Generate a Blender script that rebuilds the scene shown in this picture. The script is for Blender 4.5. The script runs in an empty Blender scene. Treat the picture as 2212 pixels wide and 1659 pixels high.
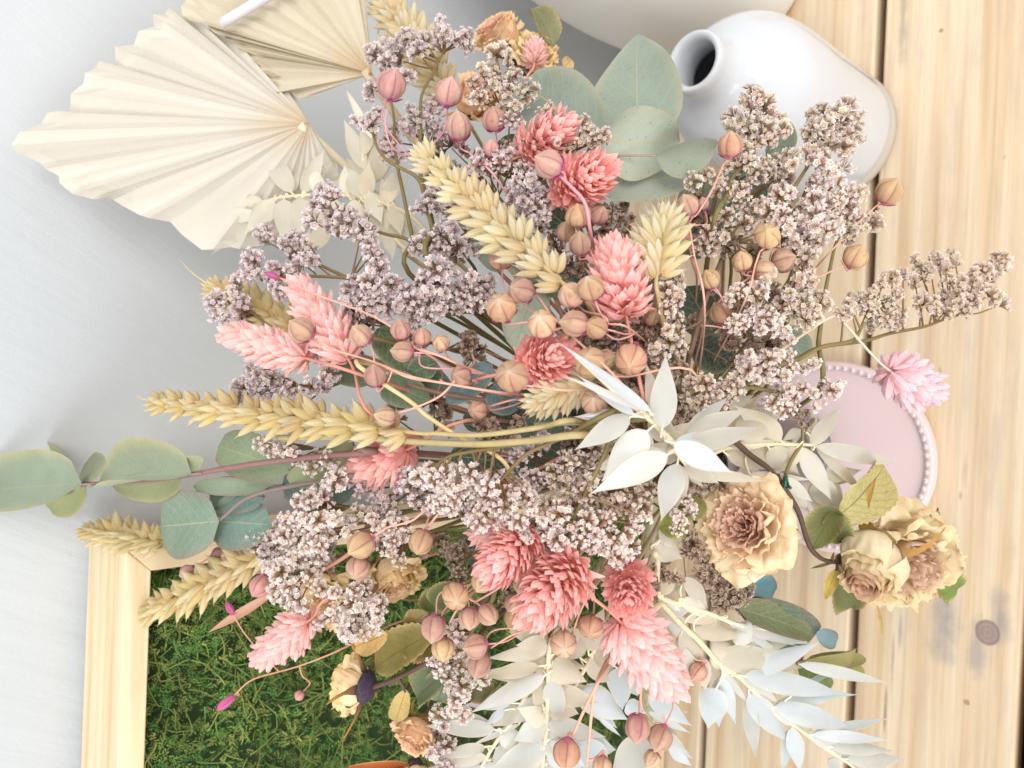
import bpy, math, random
from mathutils import Vector as V, Matrix, Quaternion, noise

R_ = math.radians
random.seed(7)
rnd = random.uniform
scene = bpy.context.scene
COL = scene.collection

# ------------------------------------------------------------------ camera
CAM = V((0, 0, .52)); TH = R_(45)
RV = V((1, 0, 0)); FW = V((0, math.cos(TH), -math.sin(TH))); UP = V((0, math.sin(TH), math.cos(TH)))
FP = 1598.0                       # focal length in survey pixels (2212 px long side)
cam = bpy.data.cameras.new('camera'); cam_o = bpy.data.objects.new('camera', cam); COL.objects.link(cam_o)
cam.sensor_width = 36; cam.lens = 36 * FP / 2212; cam.clip_start = .01; cam.clip_end = 50
cam_o.matrix_world = Matrix(((-UP.x, RV.x, -FW.x, CAM.x), (-UP.y, RV.y, -FW.y, CAM.y), (-UP.z, RV.z, -FW.z, CAM.z), (0, 0, 0, 1)))
cam.dof.use_dof = True; cam.dof.focus_distance = .235; cam.dof.aperture_fstop = 20
scene.camera = cam_o


def ray(px, py): return FW - UP * ((px - 1106) / FP) - RV * ((py - 829.5) / FP)
def W(px, py, d): return CAM + ray(px, py) * d


TILE = {9: (932.6, 1247.5), 10: (384., 1097.2), 11: (1426.4, 768.), 12: (768., 0.)}
def tf(k): return 1 / 3 if k < 9 else .248
def T(k, u, v):
    if k < 9: return 737.333 * (k % 3) + u / 3, 553 * (k // 3) + v / 3
    return TILE[k][0] + .248 * u, TILE[k][1] + .248 * v


def D(px, py):
    r = max(0, px - 1500) / 700
    return .205 + .068 * ((px - 1250) / 880) ** 2 + .045 * ((py - 830) / 800) ** 2 + .035 * r


def pt(k, u, v, dd=0.):
    px, py = T(k, u, v); return W(px, py, D(px, py) + dd)


def ptn(p, dd=0.): return pt(p[0], p[1], p[2], dd + (p[3] if len(p) > 3 else 0))
def scl(k, u, v, dd=0.):
    px, py = T(k, u, v); return (D(px, py) + dd) / FP * tf(k)


VASE = V((-.045, .235, .15))


def C(r, g, b, m=1.0):
    f = lambda c: (c / 12.92 if c <= .04045 else ((c + .055) / 1.055) ** 2.4) * m
    return (f(r / 255), f(g / 255), f(b / 255))


def mix(a, b, t): return tuple(x + (y - x) * t for x, y in zip(a, b))


# ------------------------------------------------------------------ mesh helpers
class MB:
    def __init__(s): s.v = []; s.f = []; s.c = []; s.l = []
    def add(s, p, c=(1, 1, 1), l=(.3, 1, 0)):
        s.v.append(V(p)); s.c.append(c); s.l.append(l); return len(s.v) - 1
    def grid(s, rows, closed=False):
        for a, b in zip(rows, rows[1:]):
            n = len(a)
            for i in range(n if closed else n - 1):
                j = (i + 1) % n
                s.f.append((a[i], a[j], b[j], b[i]))
    def mesh(s, name, mat, off=V((0, 0, 0)), smooth=True):
        me = bpy.data.meshes.new(name)
        me.from_pydata([tuple(p - off) for p in s.v], [], s.f)
        ca = me.color_attributes.new('Col', 'FLOAT_COLOR', 'POINT')
        ca.data.foreach_set('color', [x for c in s.c for x in (c[0], c[1], c[2], 1)])
        la = me.attributes.new('luv', 'FLOAT_VECTOR', 'POINT')
        la.data.foreach_set('vector', [x for l in s.l for x in l])
        if smooth: me.polygons.foreach_set('use_smooth', [True] * len(me.polygons))
        me.materials.append(mat); me.update()
        return me


def catmull(pts, n=6):
    if len(pts) < 3:
        a, b = pts[0], pts[-1]
        return [a.lerp(b, i / n) for i in range(n + 1)]
    P = [pts[0] * 2 - pts[1]] + list(pts) + [pts[-1] * 2 - pts[-2]]
    out = []
    for i in range(1, len(P) - 2):
        a, b, c, d = P[i - 1:i + 3]
        for k in range(n):
            t = k / n
            out.append(.5 * ((2 * b) + (c - a) * t + (2 * a - 5 * b + 4 * c - d) * t * t + (3 * b - a - 3 * c + d) * t ** 3))
    out.append(pts[-1]); return out


def perp(a):
    a = a.normalized(); b = V((0, 0, 1)) if abs(a.z) < .8 else V((1, 0, 0))
    return (b - a * b.dot(a)).normalized()


def tube(m, pts, r0, r1, c0, c1=None, n=6, res=6, wob=0):
    c1 = c1 or c0; P = catmull(pts, res); rows = []; u = None; L = len(P) - 1
    for i, p in enumerate(P):
        t = (P[min(i + 1, L)] - P[max(i - 1, 0)])
        if t.length < 1e-9: t = V((0, 0, 1))
        t.normalize()
        u = perp(t) if u is None else (u - t * u.dot(t)).normalized()
        w = t.cross(u); k = i / L; r = (r0 + (r1 - r0) * k) * (1 + wob * noise.noise(p * 400))
        rows.append([m.add(p + (u * math.cos(a) + w * math.sin(a)) * r, mix(c0, c1, k), (j / n, k, 0))
                     for j, a in ((j, 2 * math.pi * j / n) for j in range(n))])
    m.grid(rows, True)
    m.f.append(tuple(reversed(rows[0]))); m.f.append(tuple(rows[-1]))


def zframe(z, x=None):
    z = z.normalized(); x = perp(z) if x is None else (x - z * x.dot(z)).normalized()
    y = z.cross(x); return Matrix((x, y, z)).transposed()


def camdir(p): return (CAM - p).normalized()


# ------------------------------------------------------------------ materials
def mk(name, rough=.6, trans=0., nscale=0, namt=0., bump=0., bscale=300, rand=.0, veins=None, spec=.3, sss=0., stripes=0., samp=.018):
    m = bpy.data.materials.new(name); m.use_nodes = True; nt = m.node_tree; N = nt.nodes; L = nt.links
    out = N['Material Output']; b = N['Principled BSDF']
    b.inputs['Roughness'].default_value = rough; b.inputs['Specular IOR Level'].default_value = spec
    at = N.new('ShaderNodeAttribute'); at.attribute_name = 'Col'; col = at.outputs['Color']
    luv = N.new('ShaderNodeAttribute'); luv.attribute_name = 'luv'
    geo = N.new('ShaderNodeTexCoord')
    def math_(op, a, b_=None, c=None):
        n = N.new('ShaderNodeMath'); n.operation = op
        for i, x in enumerate((a, b_, c)):
            if x is None: continue
            if isinstance(x, (int, float)): n.inputs[i].default_value = x
            else: L.new(x, n.inputs[i])
        return n.outputs[0]
    def mixc(f, a, c, bl='MIX'):
        n = N.new('ShaderNodeMix'); n.data_type = 'RGBA'; n.blend_type = bl
        if isinstance(f, (int, float)): n.inputs[0].default_value = f
        else: L.new(f, n.inputs[0])
        for i, x in ((6, a), (7, c)):
            if isinstance(x, tuple): n.inputs[i].default_value = (*x, 1)
            else: L.new(x, n.inputs[i])
        return n.outputs[2]
    bumps = []
    if nscale:
        no = N.new('ShaderNodeTexNoise'); no.inputs['Scale'].default_value = nscale; no.inputs['Detail'].default_value = 5
        L.new(geo.outputs['Object'], no.inputs['Vector'])
        f = math_('MULTIPLY_ADD', no.outputs['Fac'], namt * 2, 1 - namt)
        cc = N.new('ShaderNodeCombineXYZ')
        for i in range(3): L.new(f, cc.inputs[i])
        col = mixc(1.0, col, cc.outputs[0], 'MULTIPLY')
    if veins:
        sx = N.new('ShaderNodeSeparateXYZ'); L.new(luv.outputs['Vector'], sx.inputs[0])
        u, v = sx.outputs[0], math_('ABSOLUTE', sx.outputs[1])
        mid = math_('LESS_THAN', v, veins[1])
        ph = math_('MULTIPLY_ADD', math_('SUBTRACT', u, math_('MULTIPLY', v, .35)), veins[2], 0)
        d = math_('ABSOLUTE', math_('SUBTRACT', math_('FRACT', ph), .5))
        side = math_('MULTIPLY', math_('LESS_THAN', d, .045), .4)
        vo = N.new('ShaderNodeTexVoronoi'); vo.feature = 'DISTANCE_TO_EDGE'; vo.inputs['Scale'].default_value = 330
        L.new(geo.outputs['Object'], vo.inputs['Vector'])
        net = math_('MULTIPLY', math_('LESS_THAN', vo.outputs['Distance'], .06), .16)
        f = math_('MAXIMUM', math_('MAXIMUM', math_('MULTIPLY', mid, .75), side), net)
        col = mixc(f, col, veins[0])
        # small dark flecks
        v2 = N.new('ShaderNodeTexVoronoi'); v2.inputs['Scale'].default_value = 420
        L.new(geo.outputs['Object'], v2.inputs['Vector'])
        fl = math_('MULTIPLY', math_('LESS_THAN', v2.outputs['Distance'], .13), .35)
        col = mixc(fl, col, C(90, 85, 70))
        bumps.append((f, .00015))
    if stripes:
        sx = N.new('ShaderNodeSeparateXYZ'); L.new(luv.outputs['Vector'], sx.inputs[0])
        s = math_('SINE', math_('MULTIPLY', sx.outputs[1], stripes))
        f = math_('MULTIPLY_ADD', s, samp, 1 - samp)
        cc = N.new('ShaderNodeCombineXYZ')
        for i in range(3): L.new(f, cc.inputs[i])
        col = mixc(1.0, col, cc.outputs[0], 'MULTIPLY')
    if rand:
        oi = N.new('ShaderNodeObjectInfo'); h = N.new('ShaderNodeHueSaturation')
        L.new(math_('MULTIPLY_ADD', oi.outputs['Random'], rand, 1 - rand * .5), h.inputs['Value'])
        wn = N.new('ShaderNodeTexWhiteNoise'); wn.noise_dimensions = '1D'; L.new(oi.outputs['Random'], wn.inputs['W'])
        L.new(math_('MULTIPLY_ADD', wn.outputs['Value'], rand * .12, .5 - rand * .06), h.inputs['Hue'])
        L.new(col, h.inputs['Color']); col = h.outputs['Color']
    L.new(col, b.inputs['Base Color'])
    if sss:
        b.inputs['Subsurface Weight'].default_value = sss; b.inputs['Subsurface Radius'].default_value = (.004, .002, .001)
    bn = None
    if bump:
        no = N.new('ShaderNodeTexNoise'); no.inputs['Scale'].default_value = bscale; no.inputs['Detail'].default_value = 4
        L.new(geo.outputs['Object'], no.inputs['Vector']); bumps.append((no.outputs['Fac'], bump))
    for h, dist in bumps:
        bp = N.new('ShaderNodeBump'); bp.inputs['Distance'].default_value = dist; bp.inputs['Strength'].default_value = .8
        L.new(h, bp.inputs['Height'])
        if bn is not None: L.new(bn, bp.inputs['Normal'])
        bn = bp.outputs['Normal']
    if bn is not None: L.new(bn, b.inputs['Normal'])
    if trans:
        tr = N.new('ShaderNodeBsdfTranslucent'); L.new(col, tr.inputs['Color'])
        if bn is not None: L.new(bn, tr.inputs['Normal'])
        mx = N.new('ShaderNodeMixShader'); mx.inputs[0].default_value = trans
        L.new(b.outputs[0], mx.inputs[1]); L.new(tr.outputs[0], mx.inputs[2]); L.new(mx.outputs[0], out.inputs['Surface'])
    return m


M_EUC = mk('eucalyptus_leaf', .55, .18, 60, .22, .0002, 250, .22, veins=(C(176, 178, 140), .022, 7.))
M_RUS = mk('bleached_leaf', .55, .42, 80, .10, .0008, 70, .12, stripes=46., samp=.05)
M_ROSELEAF = mk('dry_rose_leaf', .6, .15, 90, .25, .0007, 180, .2, veins=(C(120, 105, 60), .03, 8.))
M_PETAL = mk('dry_rose_petal', .6, .3, 120, .16, .0009, 260, .08)
M_BRACT = mk('pink_bract', .6, .42, 200, .07, 0, 300, .08)
M_WHEAT = mk('wheat_husk', .42, .18, 260, .16, .0003, 700, .14, stripes=50., samp=.05)
M_FLORET = mk('statice_floret', .7, .3, 0, 0, 0, 300, .16)
M_POD = mk('flax_pod', .5, .08, 420, .16, .0004, 260, .26, sss=.12)
M_CALYX = mk('flax_calyx', .6, .3, 0, 0, 0, 300, .2)
M_STEM = mk('dry_stem', .6, 0, 500, .15, 0, 300, .15)
M_PALM = mk('dried_palm', .7, .2, 0, 0, .0003, 160, 0, stripes=0)
M_CERAMIC = mk('glazed_ceramic', .12, 0, 30, .015, .0003, 25, 0, spec=.5)
M_ROUGH = mk('rough_matt', .8, 0, 300, .06, .0003, 500, 0)
M_PINK = mk('pink_enamel', .45, 0, 20, .02, 0, 300, 0, spec=.4)
M_MOSS = mk('moss', .8, .3, 45, .45, 0, 300, 0)
M_DARK = mk('dark_board', .9, 0, 0, 0, 0, 300, 0)
M_WIRE = mk('green_wire', .25, 0, 0, 0, 0, 300, 0, spec=.6)


def glass_mat():
    m = bpy.data.materials.new('clear_glass'); m.use_nodes = True; b = m.node_tree.nodes['Principled BSDF']
    b.inputs['Transmission Weight'].default_value = 1; b.inputs['Roughness'].default_value = .02
    b.inputs['Base Color'].default_value = (.97, .97, .98, 1); b.inputs['IOR'].default_value = 1.45
    return m
M_GLASS = glass_mat()


def wood_mat(name, base, dark, light, knots=(), stains=(), scale=1.0, bump=.0004, along='X'):
    """sawn softwood: grain along X in object space; knots / stains are (x, y, rx, ry) in object space"""
    m = bpy.data.materials.new(name); m.use_nodes = True; nt = m.node_tree; N = nt.nodes; L = nt.links
    b = N['Principled BSDF']; b.inputs['Roughness'].default_value = .6; b.inputs['Specular IOR Level'].default_value = .25
    tc = N.new('ShaderNodeTexCoord'); mp = N.new('ShaderNodeMapping'); L.new(tc.outputs['Object'], mp.inputs[0])
    if along == 'X': mp.inputs['Scale'].default_value = (.55 * scale, 26 * scale, 26 * scale)
    else: mp.inputs['Scale'].default_value = (26 * scale, 26 * scale, .55 * scale)
    # warp the rings gently
    def noise_(vec, sc, det=4, rough=.55, dist=0):
        n = N.new('ShaderNodeTexNoise'); n.inputs['Scale'].default_value = sc; n.inputs['Detail'].default_value = det
        n.inputs['Roughness'].default_value = rough; n.inputs['Distortion'].default_value = dist; L.new(vec, n.inputs['Vector']); return n.outputs['Fac']
    def ramp(f, stops):
        r = N.new('ShaderNodeValToRGB'); L.new(f, r.inputs[0]); e = r.color_ramp.elements
        while len(e) < len(stops): e.new(.5)
        for el, (p, c) in zip(e, stops): el.position = p; el.color = (*c, 1)
        return r.outputs[0]
    def mixc(f, a, c, bl='MIX'):
        n = N.new('ShaderNodeMix'); n.data_type = 'RGBA'; n.blend_type = bl
        if isinstance(f, (int, float)): n.inputs[0].default_value = f
        else: L.new(f, n.inputs[0])
        for i, x in ((6, a), (7, c)):
            if isinstance(x, tuple): n.inputs[i].default_value = (*x, 1)
            else: L.new(x, n.inputs[i])
        return n.outputs[2]
    def mt(op, a, b_=0.):
        n = N.new('ShaderNodeMath'); n.operation = op
        for i, x in enumerate((a, b_)):
            if isinstance(x, (int, float)): n.inputs[i].default_value = x
            else: L.new(x, n.inputs[i])
        return n.outputs[0]
    g1 = noise_(mp.outputs[0], 3.2, 3, .5, .1)
    g2 = noise_(mp.outputs[0], 17, 5, .65)
    broad = noise_(tc.outputs['Object'], 9, 3)
    col = ramp(g1, [(.32, dark), (.46, base), (.62, light)])
    fine = ramp(g2, [(.28, (.88, .86, .84)), (.62, (1.03, 1.03, 1.02))])
    col = mixc(.75, col, fine, 'MULTIPLY')
    col = mixc(.35, col, ramp(broad, [(.3, (.88, .84, .80)), (.7, (1.08, 1.08, 1.08))]), 'MULTIPLY')
    mp3 = N.new('ShaderNodeMapping'); L.new(tc.outputs['Object'], mp3.inputs[0]); mp3.inputs['Scale'].default_value = (8, 45, 45) if along == 'X' else (45, 45, 8)
    col = mixc(ramp(noise_(mp3.outputs[0], 1.4, 5, .7), [(.50, (0, 0, 0)), (.72, (.46, .46, .46))]), col, C(176, 164, 156))
    sp = N.new('ShaderNodeSeparateXYZ'); L.new(tc.outputs['Object'], sp.inputs[0])
    wob = noise_(tc.outputs['Object'], 60, 4)
    hgt = g2
    def ell(x, y, rx, ry, w=.9):
        dx = mt('DIVIDE', mt('SUBTRACT', sp.outputs[0], x), rx); dy = mt('DIVIDE', mt('SUBTRACT', sp.outputs[1], y), ry)
        d = mt('SQRT', mt('ADD', mt('MULTIPLY', dx, dx), mt('MULTIPLY', dy, dy)))
        return mt('ADD', d, mt('MULTIPLY', mt('SUBTRACT', wob, .5), w))
    for (x, y, rx, ry, kcol, amt) in stains:
        d = ell(x, y, rx, ry, 1.6)
        f = mt('MULTIPLY', mt('SUBTRACT', 1.0, d), amt); f = mt('MAXIMUM', f, 0.); f = mt('MINIMUM', f, amt * .75)
        col = mixc(f, col, kcol)
    for (x, y, rx, ry, kcol, amt) in knots:
        d = ell(x, y, rx, ry, .25)
        rings = mt('MULTIPLY', mt('SINE', mt('MULTIPLY', d, 16)), .08)
        f = mt('MULTIPLY', mt('LESS_THAN', d, 1.0), amt); f = mt('ADD', f, mt('MULTIPLY', f, rings))
        col = mixc(f, col, kcol)
        edge = mt('MULTIPLY', mt('LESS_THAN', mt('ABSOLUTE', mt('SUBTRACT', d, 1.0)), .09), .35)
        col = mixc(edge, col, C(95, 75, 65))
    L.new(col, b.inputs['Base Color'])
    bp = N.new('ShaderNodeBump'); bp.inputs['Distance'].default_value = bump; bp.inputs['Strength'].default_value = .6
    L.new(hgt, bp.inputs['Height']); L.new(bp.outputs[0], b.inputs['Normal'])
    return m


def wall_mat():
    m = bpy.data.materials.new('painted_plaster'); m.use_nodes = True; nt = m.node_tree; N = nt.nodes; L = nt.links
    b = N['Principled BSDF']; b.inputs['Roughness'].default_value = .6; b.inputs['Specular IOR Level'].default_value = .25
    tc = N.new('ShaderNodeTexCoord'); mp = N.new('ShaderNodeMapping'); L.new(tc.outputs['Object'], mp.inputs[0])
    mp.inputs['Rotation'].default_value = (0, R_(-30), 0); 
    mp2 = N.new('ShaderNodeMapping'); L.new(mp.outputs[0], mp2.inputs[0]); mp2.inputs['Scale'].default_value = (120, 14, 14)
    n1 = N.new('ShaderNodeTexNoise'); n1.inputs['Scale'].default_value = 1; n1.inputs['Detail'].default_value = 6; L.new(mp2.outputs[0], n1.inputs['Vector'])
    n2 = N.new('ShaderNodeTexNoise'); n2.inputs['Scale'].default_value = 900; n2.inputs['Detail'].default_value = 3; L.new(tc.outputs['Object'], n2.inputs['Vector'])
    n3 = N.new('ShaderNodeTexNoise'); n3.inputs['Scale'].default_value = 7; L.new(tc.outputs['Object'], n3.inputs['Vector'])
    r = N.new('ShaderNodeValToRGB'); L.new(n3.outputs['Fac'], r.inputs[0])
    r.color_ramp.elements[0].position = .3; r.color_ramp.elements[0].color = (*C(188, 193, 197), 1)
    r.color_ramp.elements[1].position = .7; r.color_ramp.elements[1].color = (*C(198, 202, 205), 1)
    L.new(r.outputs[0], b.inputs['Base Color'])
    b1 = N.new('ShaderNodeBump'); b1.inputs['Distance'].default_value = .0010; b1.inputs['Strength'].default_value = .75; L.new(n1.outputs['Fac'], b1.inputs['Height'])
    b2 = N.new('ShaderNodeBump'); b2.inputs['Distance'].default_value = .0002; b2.inputs['Strength'].default_value = .5; L.new(n2.outputs['Fac'], b2.inputs['Height'])
    L.new(b1.outputs[0], b2.inputs['Normal']); L.new(b2.outputs[0], b.inputs['Normal'])
    return m


# ------------------------------------------------------------------ things and parts
def thing(name, label, cat, loc, group=None):
    o = bpy.data.objects.new(name, None); COL.objects.link(o); o.location = loc; o.empty_display_size = .01
    o['label'] = label; o['category'] = cat
    if group: o['group'] = group
    return o


def part(name, mb, mat, root, label=None, smooth=True, parent=None):
    me = mb.mesh(name, mat, V(root.location), smooth)
    o = bpy.data.objects.new(name, me); COL.objects.link(o); o.parent = parent or root
    if label: o['label'] = label
    return o


def inst(name, me, root, loc, rot3, s):
    """a copy of a part: its own object, mesh data shared with its siblings"""
    o = bpy.data.objects.new(name, me); COL.objects.link(o); o.parent = root
    o.location = V(loc) - V(root.location); o.rotation_mode = 'QUATERNION'; o.rotation_quaternion = rot3.to_quaternion()
    o.scale = s if isinstance(s, tuple) else (s, s, s)
    return o


def stem_path(B, axis, lead=.03):
    """from the foot of a flower head B, leaving along -axis, down into the mouth of the vase and to its floor"""
    j = V((rnd(-.015, .015), rnd(-.015, .015), 0))
    p1 = B - axis.normalized() * lead - camdir(B) * .008
    mid = p1.lerp(VASE + j, .5) - camdir(p1) * .022
    foot = VASE + V((-j.x * .6, -j.y * .6, -.13))
    return [B, p1, mid, VASE + j, foot]


# ---------- leaves
def _prof(a, b):
    mx = max((k / 200) ** a * (1 - k / 200) ** b for k in range(201)); return lambda u: (u ** a) * (1 - u) ** b / mx


PROF = {'lance': _prof(.75, 1.45), 'ovate': _prof(.5, .62), 'round': _prof(.42, .42), 'long': _prof(.6, .75), 'rose': _prof(.55, .75),
        'strap': _prof(.4, .6), 'delta': _prof(.33, .95), 'ovac': _prof(.58, 1.25), 'lan2': _prof(.65, 1.25)}


def leaf(m, B, Tp, wid, prof='ovate', roll=0., cup=.12, bend=.08, col=(.3, .3, .3), edge=None, serr=0, nu=14, nv=4, wave=.04, notch=0, under=None):
    A = Tp - B; Ln = A.length; A = A / Ln; mid = (B + Tp) / 2
    n = camdir(mid); n = (n - A * n.dot(A)).normalized(); n = Quaternion(A, roll) @ n; S = A.cross(n)
    rows = []; ph = rnd(0, 9); edge = edge or col; pf = PROF[prof]
    for i in range(nu + 1):
        u = i / nu; w = wid / 2 * min(1.05, pf(u))
        if serr and 0 < i < nu: w *= 1 + serr * (.5 if i % 2 else -.5)
        row = []
        for j in range(-nv, nv + 1):
            t = j / nv
            q = B + A * (Ln * u - notch * wid * abs(t) * (1 - u) ** 3 * .8) + S * (w * t)
            h = cup * wid * (t * t) * min(1, pf(u)) - bend * Ln * (u * u - .3 * u) * 2
            h += wave * wid * math.sin(ph + u * 7 + t * 2.1) * (t * t * .8 + .2) * min(1, pf(u))
            row.append(m.add(q + n * h, mix(col, edge, abs(t) ** 6), (u, t, 0)))
        rows.append(row)
    m.grid(rows)


# ---------- flax pod: squat ribbed capsule, tip at +Z, foot at -Z
def pod_mesh(name, c_main, c_rib, c_base, c_tip, seed):
    m = MB(); random.seed(seed); NS, NR = 60, 16; rows = []
    for i in range(NR + 1):
        t = i / NR; th = math.pi * t; z = -math.cos(th); r = math.sin(th)
        if z > .55: r *= 1 - .15 * (z - .55) / .45
        zz = z * .95 + (.17 * max(0, (t - .86) / .14) ** 1.6)
        row = []
        for j in range(NS):
            a = 2 * math.pi * j / NS; k = (j % 6) / 6; rib = abs(k - .5) * 2         # ten valves
            deep = (j % 12) == 0
            rr = r * (1 - .045 * (rib ** 4) - (.02 if deep else 0))
            nz = noise.noise(V((r * math.cos(a) * 1.3 + seed * 7, r * math.sin(a) * 1.3, z * 1.3))); rr *= 1 + .085 * nz
            sh = .5 + .5 * math.sin(a * 5 + .7 * math.sin(3 * t))
            c = mix(c_main, c_rib, (.55 * sh + .28 * rib ** 3) * (1 if .08 < t < .97 else .3))
            c = mix(c, c_base, max(0, 1 - t / .40) ** .9 * .85)
            c = mix(c, c_tip, max(0, (t - .72) / .28) ** 1.6 * .75)
            b2 = noise.noise(V((r * math.cos(a) * 2.1, r * math.sin(a) * 2.1 + seed * 5, z * 2.6))); c = mix(c, C(206, 134, 150), max(0, b2 - .12) * .5); c = mix(c, C(176, 128, 96), max(0, -b2 - .25) * 1.1)
            if deep and .35 < t < .97: c = mix(c, C(120, 70, 60), .45)
            row.append(m.add((rr * math.cos(a), rr * math.sin(a), zz), c, (j / NS, t, 0)))
        rows.append(row)
    m.grid(rows, True)
    return m.mesh(name, M_POD)


def calyx_mesh(name, col, tipc):
    m = MB()
    for k in range(5):
        a0 = k * 2 * math.pi / 5; rows = []
        for i in range(6):
            u = i / 5; th = math.pi * (.06 + .27 * u); w = .34 * math.sin(math.pi * min(.999, u * .92 + .06)) ** .7
            r = math.sin(th) * (1.05 + .10 * u * u) ; z = -math.cos(th) * 1.02
            rows.append([m.add((r * math.cos(a0 + w * t), r * math.sin(a0 + w * t), z - .05), mix(col, tipc, u), (u, t, 0)) for t in (-1, -.5, 0, .5, 1)])
        m.grid(rows)
    return m.mesh(name, M_CALYX)


PC = C(243, 210, 172); PR = C(220, 168, 148); PB = C(215, 130, 170, .9); PT = C(240, 214, 170, .95)
PODS = {
    'tan': [pod_mesh('pod', C(232, 190, 150), C(204, 146, 120), C(212, 140, 160), PT, 14), pod_mesh('pod', C(226, 184, 160), C(198, 140, 132), C(214, 136, 170), PT, 15), pod_mesh('pod', C(242, 208, 160), C(222, 172, 134), C(214, 150, 140), PT, 16), pod_mesh('pod', PC, PR, C(208, 140, 130, .9), PT, 1), pod_mesh('pod', C(238, 198, 166), C(212, 156, 140), C(205, 140, 125, .9), C(236, 208, 165, .95), 2)],
    'pink': [pod_mesh('pod', C(236, 190, 172), C(214, 146, 150), C(226, 130, 190), C(236, 200, 180), 9), pod_mesh('pod', C(230, 180, 160, .95), C(208, 138, 140, .95), C(222, 120, 185, .9), C(226, 180, 160, .9), 3)],
    'pale': [pod_mesh('pod', C(240, 210, 168), C(222, 172, 142), C(226, 160, 180), C(252, 238, 206), 12), pod_mesh('pod', C(232, 196, 150, .95), C(214, 160, 126, .95), C(226, 150, 180, .95), C(250, 234, 200, .95), 4)],
}
PODS['bud'] = [pod_mesh('pod', C(222, 120, 170), C(204, 84, 150), C(214, 130, 150), C(196, 50, 140), 6)]
CALYX = {'bud': calyx_mesh('calyx', C(214, 140, 150), C(206, 90, 150)), 'tan': calyx_mesh('calyx', C(205, 125, 125), C(215, 120, 165)), 'pink': calyx_mesh('calyx', C(222, 130, 180), C(208, 70, 165)),
         'pale': calyx_mesh('calyx', C(226, 150, 170), C(222, 110, 180))}
PINKSTEM = C(222, 172, 152); PINKSTEM2 = C(222, 160, 170)


def imgvec(ang, p):
    """direction in the picture (0 = right, 90 = up) turned into the plane facing the viewer at p"""
    c = camdir(p); d = -UP * math.cos(R_(ang)) + RV * math.sin(R_(ang))
    return (d - c * d.dot(c)).normalized()


FLAX_N = []
def flax(label, pods, route, dd=-.014, kind='tan', scol=None, r=.00035):
    scol = scol or (PINKSTEM2 if kind == 'pink' else PINKSTEM)
    P0 = [pt(q[0], q[1], q[2], (q[6] if len(q) > 6 and q[6] is not None else dd)) for q in pods]
    cen = sum(P0, V()) / len(P0)
    if route: R0 = [ptn(p, dd + .004 + (.024 if i == len(route) - 1 and i > 1 else .006 if i == len(route) - 2 and i > 1 else 0)) for i, p in enumerate(route)]
    else: R0 = [cen.lerp(VASE, .12) + V((0, .012, -.012))]
    tail_axis = (R0[0] - VASE).normalized() if len(R0) == 1 else (R0[-2] - R0[-1]).normalized()
    path = R0 + stem_path(R0[-1], tail_axis, .02)[1:]
    root = thing('flax_sprig', label, 'dried flax', path[-1], 'dried flax sprigs with seed pods')
    sm = MB(); tube(sm, path, r * .85, r * 1.15, scol, n=6)
    dense = catmull(R0, 6) if len(R0) > 1 else R0
    for q, c in zip(pods, P0):
        k, u, v, dia, ang, face = q[:6]; kd = q[7] if len(q) > 7 else kind
        d2 = q[6] if len(q) > 6 and q[6] is not None else dd
        rad = dia / 2 * scl(k, u, v, d2)
        ax = (imgvec(ang, c) * math.sqrt(1 - face * face) + camdir(c) * face).normalized()
        M = zframe(ax, imgvec(ang + rnd(60, 120), c)); M = M @ Matrix.Rotation(rnd(0, 6), 3, 'Z')
        o = inst('pod', random.choice(PODS[kd]), root, c, M, (rad * .72, rad * .72, rad * 1.6) if kd == 'bud' else (rad * rnd(.92, 1.04), rad * rnd(.92, 1.04), rad * rnd(.94, 1.12)))
        cx = bpy.data.objects.new('calyx', CALYX[kd]); COL.objects.link(cx); cx.parent = o
        foot = c - ax * rad * .96
        tgt = min(dense, key=lambda p: (p - foot - (VASE - c).normalized() * .014).length)
        b1 = foot - ax * min(.008, (tgt - foot).length * .35)
        tube(sm, [foot + ax * .0004, b1, b1.lerp(tgt, .6) + V((rnd(-1, 1), rnd(-1, 1), rnd(-1, 1))) * .001, tgt], r * .75, r * .85, mix(scol, C(220, 130, 170), .3), scol, n=6)
    part('stem', sm, M_STEM, root)
    return root


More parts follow.
